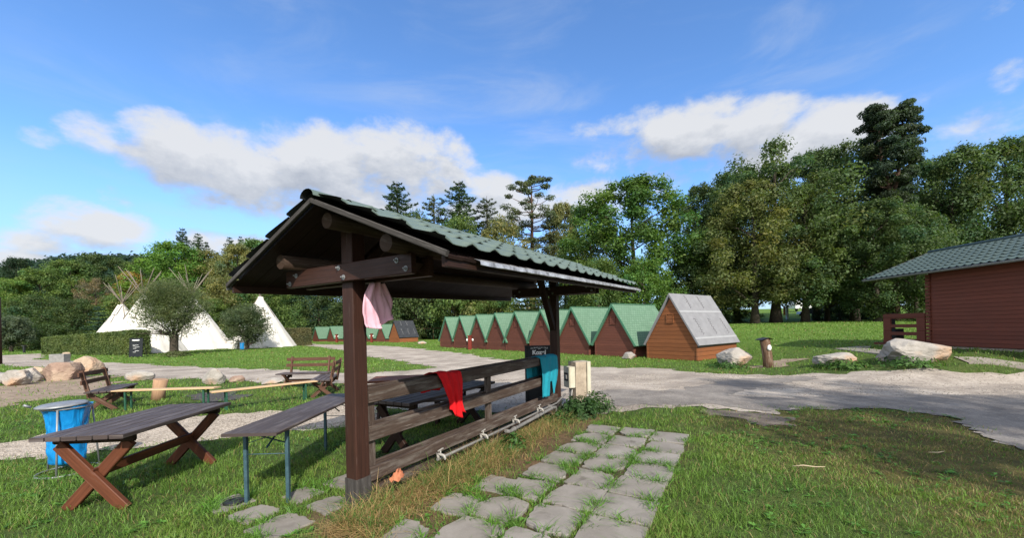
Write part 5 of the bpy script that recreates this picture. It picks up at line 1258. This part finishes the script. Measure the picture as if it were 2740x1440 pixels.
# round shrubs and the pollard willow with their own fine leaves
def shrub(name, px, ytop, ybase, wpx, tint, label, seed, trunkh=.25, n=110, per=130, leaf=.16, trunk_r=.2, flat=1.0, bark=None, shoots=0):
    global NP; NP = np.random.default_rng(seed); x, y = G(px, ybase); H = at(px, ytop, y).z; R = wpx / 2 * y / FOC; zl = H * trunkh; C, Rr = [], []
    cz, hz = (zl + H) / 2, (H - zl) / 2
    for i in range(n):
        d = unit(NP.normal(size=3)); q = NP.uniform(.45, .88) * (1 + .17 * math.sin(2.1 * math.atan2(d[1], d[0]) + seed + 2.4 * d[2]) + .12 * math.sin(4.3 * d[2] + 3 * d[0] + seed)); C.append((d[0] * R * q * .9, d[1] * R * q * .9, cz + d[2] * hz * q * flat * .92)); Rr.append(NP.uniform(.16, .30) * R)
    C = np.array(C); V, Kc = clumpcloud(C, np.array(Rr), per, leaf, asp=.28, warm=.08)
    if shoots:
        m_ = shoots; d = unit(NP.normal(size=(m_, 3)) + np.array([0, 0, .45])); kk = 9; t_ = NP.uniform(.35, 1.02, (m_, kk)); P = (d[:, None, :] * t_[..., None] * np.array([R, R, hz])).reshape(-1, 3) + np.array([0, 0, cz - .1 * hz]) + NP.normal(0, .05, (m_ * kk, 3))
        dd = np.repeat(d, kk, 0); V2 = leafquads(P, unit(np.cross(dd, NP.normal(size=dd.shape))), leaf * NP.uniform(.7, 1.3, len(P)), .25); V = np.concatenate([V, V2]); Kc = np.concatenate([Kc, NP.uniform(.8, 1.25, (len(P), 1)) * np.ones((1, 3))])
    t = thing(name, label, 'tree', (x, y, float(T(x, y))), 0); m = MB(); r = random.Random(seed); top = zl * 1.15 + .1
    m.tube([(.03, 0, -.1), (0, 0, top * .3), (.02, 0, top * .75), (.04, 0, top)], [trunk_r * 1.25, trunk_r, trunk_r * .98, trunk_r * 1.15], 12)
    for i in range(18):
        d = Vector((r.gauss(0, 1), r.gauss(0, 1), abs(r.gauss(.5, .8)))).normalized(); e = Vector((0, 0, top)) + Vector((d.x * R, d.y * R, d.z * hz)) * .85; m.tube([(d.x * trunk_r * .6, d.y * trunk_r * .6, top - .1), Vector((0, 0, top)).lerp(e, .5), e], [trunk_r * .3, trunk_r * .14, .01], 5, caps=False)
    tm = m.mesh('trunk'); tm.materials.append(bark or M['bark']); link('trunk', tm, t); c = link('crown', quads_mesh('crown', V, Kc, M['leaf']), t); c.color = (*tint, 1); return t
shrub('pollard_willow', 466, 738, 951, 176, (.125, .155, .070), 'pollard willow with a thick short trunk and a round bushy crown before the tipis', 201, trunkh=.22, trunk_r=.30, shoots=1500, leaf=.17, n=100, per=120)
shrub('round_shrub', 662, 806, 936, 120, (.095, .125, .06), 'round willow shrub reaching to the ground before the white tipi', 202, trunkh=.08, shoots=800, leaf=.2)
shrub('round_shrub', 30, 838, 942, 96, GG, 'grey green bush on the lawn at the left picture edge', 203, trunkh=.12, shoots=300, leaf=.3)
shrub('low_bush', 1962, 838, 872, 60, (.06, .06, .03), 'small reddish green bush beyond the far corner of the grey roof', 204, trunkh=.05, leaf=.25, n=40)
# ------------------------------------------------------------------ hedges
def hedge(p0, p1, h0, h1, depth, tint, label, leaf=.13, seed=5, dens=420):
    global NP; NP = np.random.default_rng(seed); a = Vector((*p0, 0)); b = Vector((*p1, 0)); L = (b - a).length; d = (b - a).normalized(); nn = Vector((-d.y, d.x, 0)); t = thing('clipped_hedge', label, 'hedge', a.lerp(b, .5), math.atan2(d.y, d.x))
    m = MB(); P = []
    for q in np.linspace(0, 1, 9):
        x = (q - .5) * L; h = h0 + (h1 - h0) * q - .12; w = depth / 2 - .12; P.append([(x, -w, -.1), (x, -w, h * .9), (x, -w * .8, h), (x, w * .8, h), (x, w, h * .9), (x, w, -.1)])
    m.grid(P, sm=False); m.poly(P[0]); m.poly(P[-1][::-1]); o = m.build('branches', M['bark'], t)
    A = 2 * L * max(h0, h1) + L * depth + 2 * depth * h1; n = int(A * dens); u = NP.random(n); f = NP.random(n); x = (u - .5) * L; h = h0 + (h1 - h0) * u; s = NP.random(n); w = depth / 2
    front = s < .42; back = (s >= .42) & (s < .58); top = (s >= .58) & (s < .86); end = s >= .86
    bulge = .10 * (fbm(x * 1.1 + 5, f * 3, seed) - .47) * 2
    y = np.where(front, -w - bulge, np.where(back, w + bulge, (NP.random(n) - .5) * depth)); z = np.where(top, h + bulge * .7 + NP.normal(0, .02, n), f * h); x = np.where(end, np.sign(u - .5) * L / 2 * (1 + .01 * NP.normal(size=n)), x); z = np.where(end, f * np.where(u > .5, h1, h0), z)
    rr = np.maximum(0, (np.abs(y) - w * .75)) * 1.2; z = np.where(top, z - rr * .6, z)
    Nn = np.stack([np.where(end, np.sign(u - .5), 0), np.where(front, -1.0, np.where(back, 1.0, 0)), np.where(top, 1.0, .35)], -1) + NP.normal(0, .5, (n, 3))
    P = np.stack([x, y, z], -1) + NP.normal(0, .045, (n, 3)); V = leafquads(P, unit(Nn), leaf * NP.uniform(.6, 1.4, n)); pt = fbm(x * 1.5, z * 1.5, seed + 3)[:, None]
    Cc = (.55 + 1.0 * pt) * NP.uniform(.7, 1.3, (n, 1)) * np.concatenate([1 + .5 * (pt - .45), np.ones((n, 1)), np.ones((n, 1))], 1)
    c = link('foliage', quads_mesh('foliage', V, Cc, M['leaf']), t); c.color = (*tint, 1); return t
hedge(G(137, 948), (G(378, 951)), 1.75, 2.2, 1.3, (.105, .145, .045), 'long clipped green hedge in front of the left tipis', seed=5)
p0, p1 = G(722, 929), G(818, 925); hedge((p0[0], p0[1] + 1), (p1[0], p1[1] + 1), 2.25, 2.25, 2.0, (.12, .115, .048), 'clipped brownish hedge between the white tipi and the far hut row', leaf=.17, seed=6, dens=260)
# ------------------------------------------------------------------ leafy plants at the pillar and along the railing
def leafy(loc, R, H, n, leaf, tint, label, seed, cat='plant', name='leafy_plant', asp=.42):
    global NP; NP = np.random.default_rng(seed); t = thing(name, label, cat, (loc[0], loc[1], float(T(loc[0], loc[1])))); d = unit(NP.normal(size=(n, 3))); q = NP.uniform(.35, 1, n); P = np.stack([d[:, 0] * R * q, d[:, 1] * R * q, np.abs(d[:, 2]) * H * q + .02], -1)
    Nn = unit(np.stack([d[:, 0], d[:, 1], np.full(n, .8)], -1) + NP.normal(0, .35, (n, 3))); V = leafquads(P, Nn, leaf * NP.uniform(.6, 1.4, n), asp)
    c = link('foliage', quads_mesh('foliage', V, NP.uniform(.6, 1.4, (n, 1)) * np.ones((1, 3)), M['leaf']), t); c.color = (*tint, 1); m = MB(); r = random.Random(seed)
    for i in range(14): a = r.uniform(0, 6.28); m.tube([(.3 * R * math.cos(a), .3 * R * math.sin(a), -.02), (.6 * R * math.cos(a), .6 * R * math.sin(a), H * .6 * r.random() + .05)], [.006, .003], 5)
    tm = m.mesh('stem'); tm.materials.append(M['leaf']); so = link('stem', tm, t); so.color = (.08, .12, .03, 1); return t
w = pav(4.45, -.50); leafy((w.x, w.y), .44, .36, 900, .085, (.045, .095, .028), 'dark leafy weed mound at the far end of the railing', 301)
w = pav(4.95, -.65); leafy((w.x, w.y), .42, .38, 700, .075, (.055, .105, .03), 'leafy weeds at the foot of the concrete pillar', 302)
w = pav(2.15, -.42); leafy((w.x, w.y), .19, .24, 330, .065, (.06, .14, .03), 'bright leafy weed in the dry grass beside the drain pipe', 303)
w = pav(3.75, -.42); leafy((w.x, w.y), .24, .22, 260, .06, (.065, .13, .03), 'small leafy weed in the dry grass below the last tap', 304)
x, y = G(2260, 985); leafy((x, y), .75, .26, 420, .13, (.075, .15, .03), 'leafy weeds before the low pale boulder', 305)
x, y = G(2430, 980); leafy((x, y), .8, .28, 380, .12, (.06, .125, .028), 'rough weeds at the left foot of the big boulder', 306)
x, y = G(1945, 985); leafy((x, y), .8, .26, 420, .11, (.06, .13, .028), 'tall grass and weeds at the foot of the white topped boulder', 307)
x, y = G(472, 955); leafy((x, y), 1.1, .5, 420, .2, (.11, .13, .05), 'pale weeds round the foot of the pollard willow', 308)
# ------------------------------------------------------------------ far hill with its wood
hx = np.linspace(-520, 40, 57); hy = np.linspace(170, 420, 26); XX, YY = np.meshgrid(hx, hy)
HZf = lambda x, y: 60 * np.exp(-((x + 330) / 150.0) ** 2) * sstep(170, 330, y) + 14 * fbm(x * .02, y * .02, 3) * sstep(170, 300, y) - 1
P = [[(XX[i, j], YY[i, j], float(HZf(XX[i, j], YY[i, j]))) for j in range(57)] for i in range(26)]
k = NT('hill_ground'); M['hill'] = k.done((.02, .042, .022), .95, .1)
tag(MB().grid(P).build('hills', M['hill']), 'far wooded hill above the tree tops at left', 'hill', kind='structure')
NP = np.random.default_rng(9); n = 45000; x = NP.uniform(-500, 20, n); y = NP.uniform(175, 400, n); z = HZf(x, y) + np.abs(NP.normal(0, 1.6, n)); N_ = unit(np.stack([NP.normal(0, .5, n), NP.normal(-.5, .5, n), np.full(n, .8)], -1))
c = link('far_wood', quads_mesh('far_wood', leafquads(np.stack([x, y, z], -1), N_, NP.uniform(1.6, 3.2, n), .8), NP.uniform(.6, 1.3, (n, 1)) * np.ones((1, 3)), M['leaf'])); c.color = (.028, .056, .034, 1); tag(c, 'dark wood covering the far hill at left', 'wood', kind='stuff')
# ------------------------------------------------------------------ sky, sun, camera
SUN_EL, SX, SY = math.radians(36.5), .33, -.944
w = D.worlds.new('World'); sc.world = w; w.use_nodes = True; nt = w.node_tree; nt.nodes.clear()
out = nt.nodes.new('ShaderNodeOutputWorld'); bg = nt.nodes.new('ShaderNodeBackground'); nt.links.new(bg.outputs[0], out.inputs[0])
EXPO = .72; CK = 1 / 2 ** EXPO; SKY_S = .14; bg.inputs[1].default_value = SKY_S
sky = nt.nodes.new('ShaderNodeTexSky'); sky.sky_type = 'NISHITA'; sky.sun_disc = False; sky.sun_elevation = SUN_EL; sky.sun_rotation = math.atan2(SX, SY); sky.altitude = 500; sky.air_density = 1.0; sky.dust_density = .25; sky.ozone_density = 3.0
tc = nt.nodes.new('ShaderNodeTexCoord'); DIR = tc.outputs['Generated']
def mth(op, a, b=0.0, c=None, clamp=False):
    o = nt.nodes.new('ShaderNodeMath'); o.operation = op; o.use_clamp = clamp
    for i, v in enumerate((a, b) if c is None else (a, b, c)):
        if hasattr(v, 'is_output'): nt.links.new(v, o.inputs[i])
        else: o.inputs[i].default_value = v
    return o.outputs[0]
def vmath(op, a, b):
    o = nt.nodes.new('ShaderNodeVectorMath'); o.operation = op
    for i, v in enumerate((a, b)):
        if hasattr(v, 'is_output'): nt.links.new(v, o.inputs[i])
        else: o.inputs[i].default_value = v
    return o.outputs[0]
def nz(vec, scale, detail, rough, dist=0):
    o = nt.nodes.new('ShaderNodeTexNoise'); nt.links.new(vec, o.inputs['Vector']); o.inputs['Scale'].default_value = scale; o.inputs['Detail'].default_value = detail; o.inputs['Roughness'].default_value = rough; o.inputs['Distortion'].default_value = dist; return o.outputs['Fac']
def smooth(v, a, b):
    o = nt.nodes.new('ShaderNodeMapRange'); o.interpolation_type = 'SMOOTHSTEP'; nt.links.new(v, o.inputs[0]); o.inputs[1].default_value = a; o.inputs[2].default_value = b; return o.outputs[0]
# cloud centres as compass bearing / elevation, from their places in the photo (shown size 2576 wide)
CL = [(450, 395, 150, 100, 1.0), (620, 430, 170, 105, 1.05), (800, 420, 190, 110, 1.0), (1010, 410, 180, 105, 1.0), (1100, 450, 110, 80, .8), (620, 505, 190, 52, .72), (860, 500, 300, 62, .8), (250, 345, 110, 55, .62), (100, 345, 70, 30, .45),
      (230, 570, 170, 62, .95), (110, 610, 120, 45, .75), (30, 655, 190, 34, .8), (560, 612, 140, 36, .9), (290, 500, 70, 36, .55), (300, 660, 260, 26, .65), (1240, 480, 110, 46, .85), (1470, 490, 130, 44, .85), (1300, 530, 300, 46, .9),
      (1750, 330, 140, 85, 1.0), (1880, 320, 150, 75, .9), (2080, 335, 170, 80, 1.0), (1950, 400, 230, 70, .85), (1520, 318, 110, 38, .50), (1620, 280, 60, 30, .42), (1540, 400, 110, 44, .58), (2545, 195, 75, 48, .62), (2440, 320, 170, 60, .55), (2500, 20, 70, 32, .36), (1690, 440, 110, 50, .6), (2300, 250, 80, 40, .35)]
def cloudfield(vec):
    sep = nt.nodes.new('ShaderNodeSeparateXYZ'); nt.links.new(vec, sep.inputs[0]); az = mth('ARCTAN2', sep.outputs[0], sep.outputs[1]); el = mth('ARCSINE', sep.outputs[2]); F = None
    for (cx, cy, hw, hh, amp) in CL:
        q = lambda px, py: (lambda u, v: (math.atan2(u, 1), math.atan2(v, math.hypot(u, 1))))(*ray(px * 1.0637, py * 1.0637))
        a0, e0 = q(cx, cy); wa = abs(q(cx + hw, cy)[0] - q(cx - hw, cy)[0]) / 2; we = abs(q(cx, cy - hh)[1] - q(cx, cy + hh)[1]) / 2
        da = mth('MULTIPLY', mth('SUBTRACT', az, a0), 1 / wa); de = mth('MULTIPLY', mth('SUBTRACT', el, e0), 1 / we)
        r2 = mth('ADD', mth('MULTIPLY', da, da), mth('MULTIPLY', de, de)); g = mth('MULTIPLY', mth('SUBTRACT', 1.0, mth('MULTIPLY', r2, .55), clamp=True), amp)
        F = g if F is None else mth('SMOOTH_MAX', F, g, .18)
    mp = vmath('MULTIPLY', vec, (1, 1, 1.7)); n1 = nz(mp, 6.5, 9, .60, .25); n2 = nz(mp, 17, 7, .6)
    nn = mth('ADD', mth('MULTIPLY', n1, .64), mth('MULTIPLY', n2, .36))
    return F, mth('MULTIPLY', mth('SUBTRACT', nn, .5), 2.15)
def cloudfield_all(vec):
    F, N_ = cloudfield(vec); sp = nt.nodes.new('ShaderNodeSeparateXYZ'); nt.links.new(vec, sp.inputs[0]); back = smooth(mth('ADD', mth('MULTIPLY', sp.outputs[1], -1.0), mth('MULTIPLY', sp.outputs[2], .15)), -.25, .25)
    return mth('ADD', mth('ADD', F, mth('MULTIPLY', N_, mth('ADD', mth('MULTIPLY', F, 4.0), mth('MULTIPLY', back, 2.0), clamp=True))), mth('MULTIPLY', back, .62)), back       # unseen broken cloud added behind the camera as white fill light
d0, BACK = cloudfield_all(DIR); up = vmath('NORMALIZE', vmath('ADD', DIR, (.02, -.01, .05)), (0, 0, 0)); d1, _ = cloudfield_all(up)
alpha = smooth(d0, .26, .82); light = mth('ADD', mth('MULTIPLY', mth('SUBTRACT', d0, d1), 1.15), .52, clamp=True); thick = smooth(d0, .55, 1.3)
lit = mth('SUBTRACT', light, mth('MULTIPLY', thick, .10), clamp=True)
cr_ = nt.nodes.new('ShaderNodeValToRGB'); nt.links.new(lit, cr_.inputs[0]); e = cr_.color_ramp.elements
e[0].position = .10; e[0].color = (.47, .50, .56, 1); e[1].position = .90; e[1].color = (.80, .81, .83, 1); q_ = e.new(.5); q_.color = (.62, .645, .69, 1)
def mixc(f, a, b, mode='MIX'):
    o = nt.nodes.new('ShaderNodeMix'); o.data_type = 'RGBA'; o.blend_type = mode
    for i, v in ((0, f), (6, a), (7, b)):
        if hasattr(v, 'is_output'): nt.links.new(v, o.inputs[i])
        else: o.inputs[i].default_value = v if not isinstance(v, tuple) or len(v) == 4 else (*v, 1)
    return o.outputs[2]
# thin high cirrus
cz = nz(vmath('MULTIPLY', vmath('ADD', DIR, (.1, .3, .2)), (1.0, 2.2, 5.0)), 2.2, 9, .60, .6); cb = nz(DIR, 1.7, 3, .5)
cir = mth('MULTIPLY', smooth(cz, .42, .80), mth('MULTIPLY', smooth(cb, .40, .66), .45))
skyc = mixc(1.0, sky.outputs[0], SKY_TINT if 'SKY_TINT' in globals() else (.76, 1.0, 1.22), 'MULTIPLY')
sc_ = nt.nodes.new('ShaderNodeVectorMath'); sc_.operation = 'SCALE'; nt.links.new(cr_.outputs[0], sc_.inputs[0]); nt.links.new(mth('MULTIPLY', mth('ADD', 1.0, mth('MULTIPLY', BACK, 1.1)), CK / SKY_S), sc_.inputs['Scale'])  # the added cloud behind the camera is brightened for stronger fill
spz = nt.nodes.new('ShaderNodeSeparateXYZ'); nt.links.new(DIR, spz.inputs[0]); skyc = mixc(mth('MULTIPLY', smooth(spz.outputs[2], .34, .02), .72), skyc, (.47 * CK / SKY_S, .62 * CK / SKY_S, .86 * CK / SKY_S))
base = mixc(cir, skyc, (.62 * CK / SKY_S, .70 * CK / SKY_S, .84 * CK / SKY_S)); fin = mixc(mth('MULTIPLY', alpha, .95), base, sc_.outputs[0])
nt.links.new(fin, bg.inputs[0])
w.cycles.sampling_method = 'MANUAL'; w.cycles.sample_map_resolution = 512
L = D.lights.new('sun', 'SUN'); L.energy = 3.9; L.angle = math.radians(.53); L.color = (1.0, .945, .86); so = D.objects.new('sun', L); COL.objects.link(so)
so.rotation_euler = Vector((-SX * math.cos(SUN_EL), -SY * math.cos(SUN_EL), -math.sin(SUN_EL))).to_track_quat('-Z', 'Y').to_euler()
cam = D.cameras.new('camera'); co = D.objects.new('camera', cam); COL.objects.link(co); sc.camera = co
cam.sensor_width = 36; cam.lens = 36 * FOC / 2740; cam.clip_end = 3000; cam.clip_start = .05
cam.shift_y = (HY - 720) / 2740; cam.shift_x = 0
co.matrix_world = Matrix(((cr, sr, 0, 0), (0, 0, -1, 0), (-sr, cr, 0, EYE), (0, 0, 0, 1)))
sc.view_settings.view_transform = 'Standard'; sc.view_settings.look = 'None'; sc.view_settings.exposure = EXPO; sc.view_settings.gamma = 1
sc.cycles.max_bounces = 6; sc.cycles.transparent_max_bounces = 4; sc.cycles.use_denoising = True
sc.render.film_transparent = False
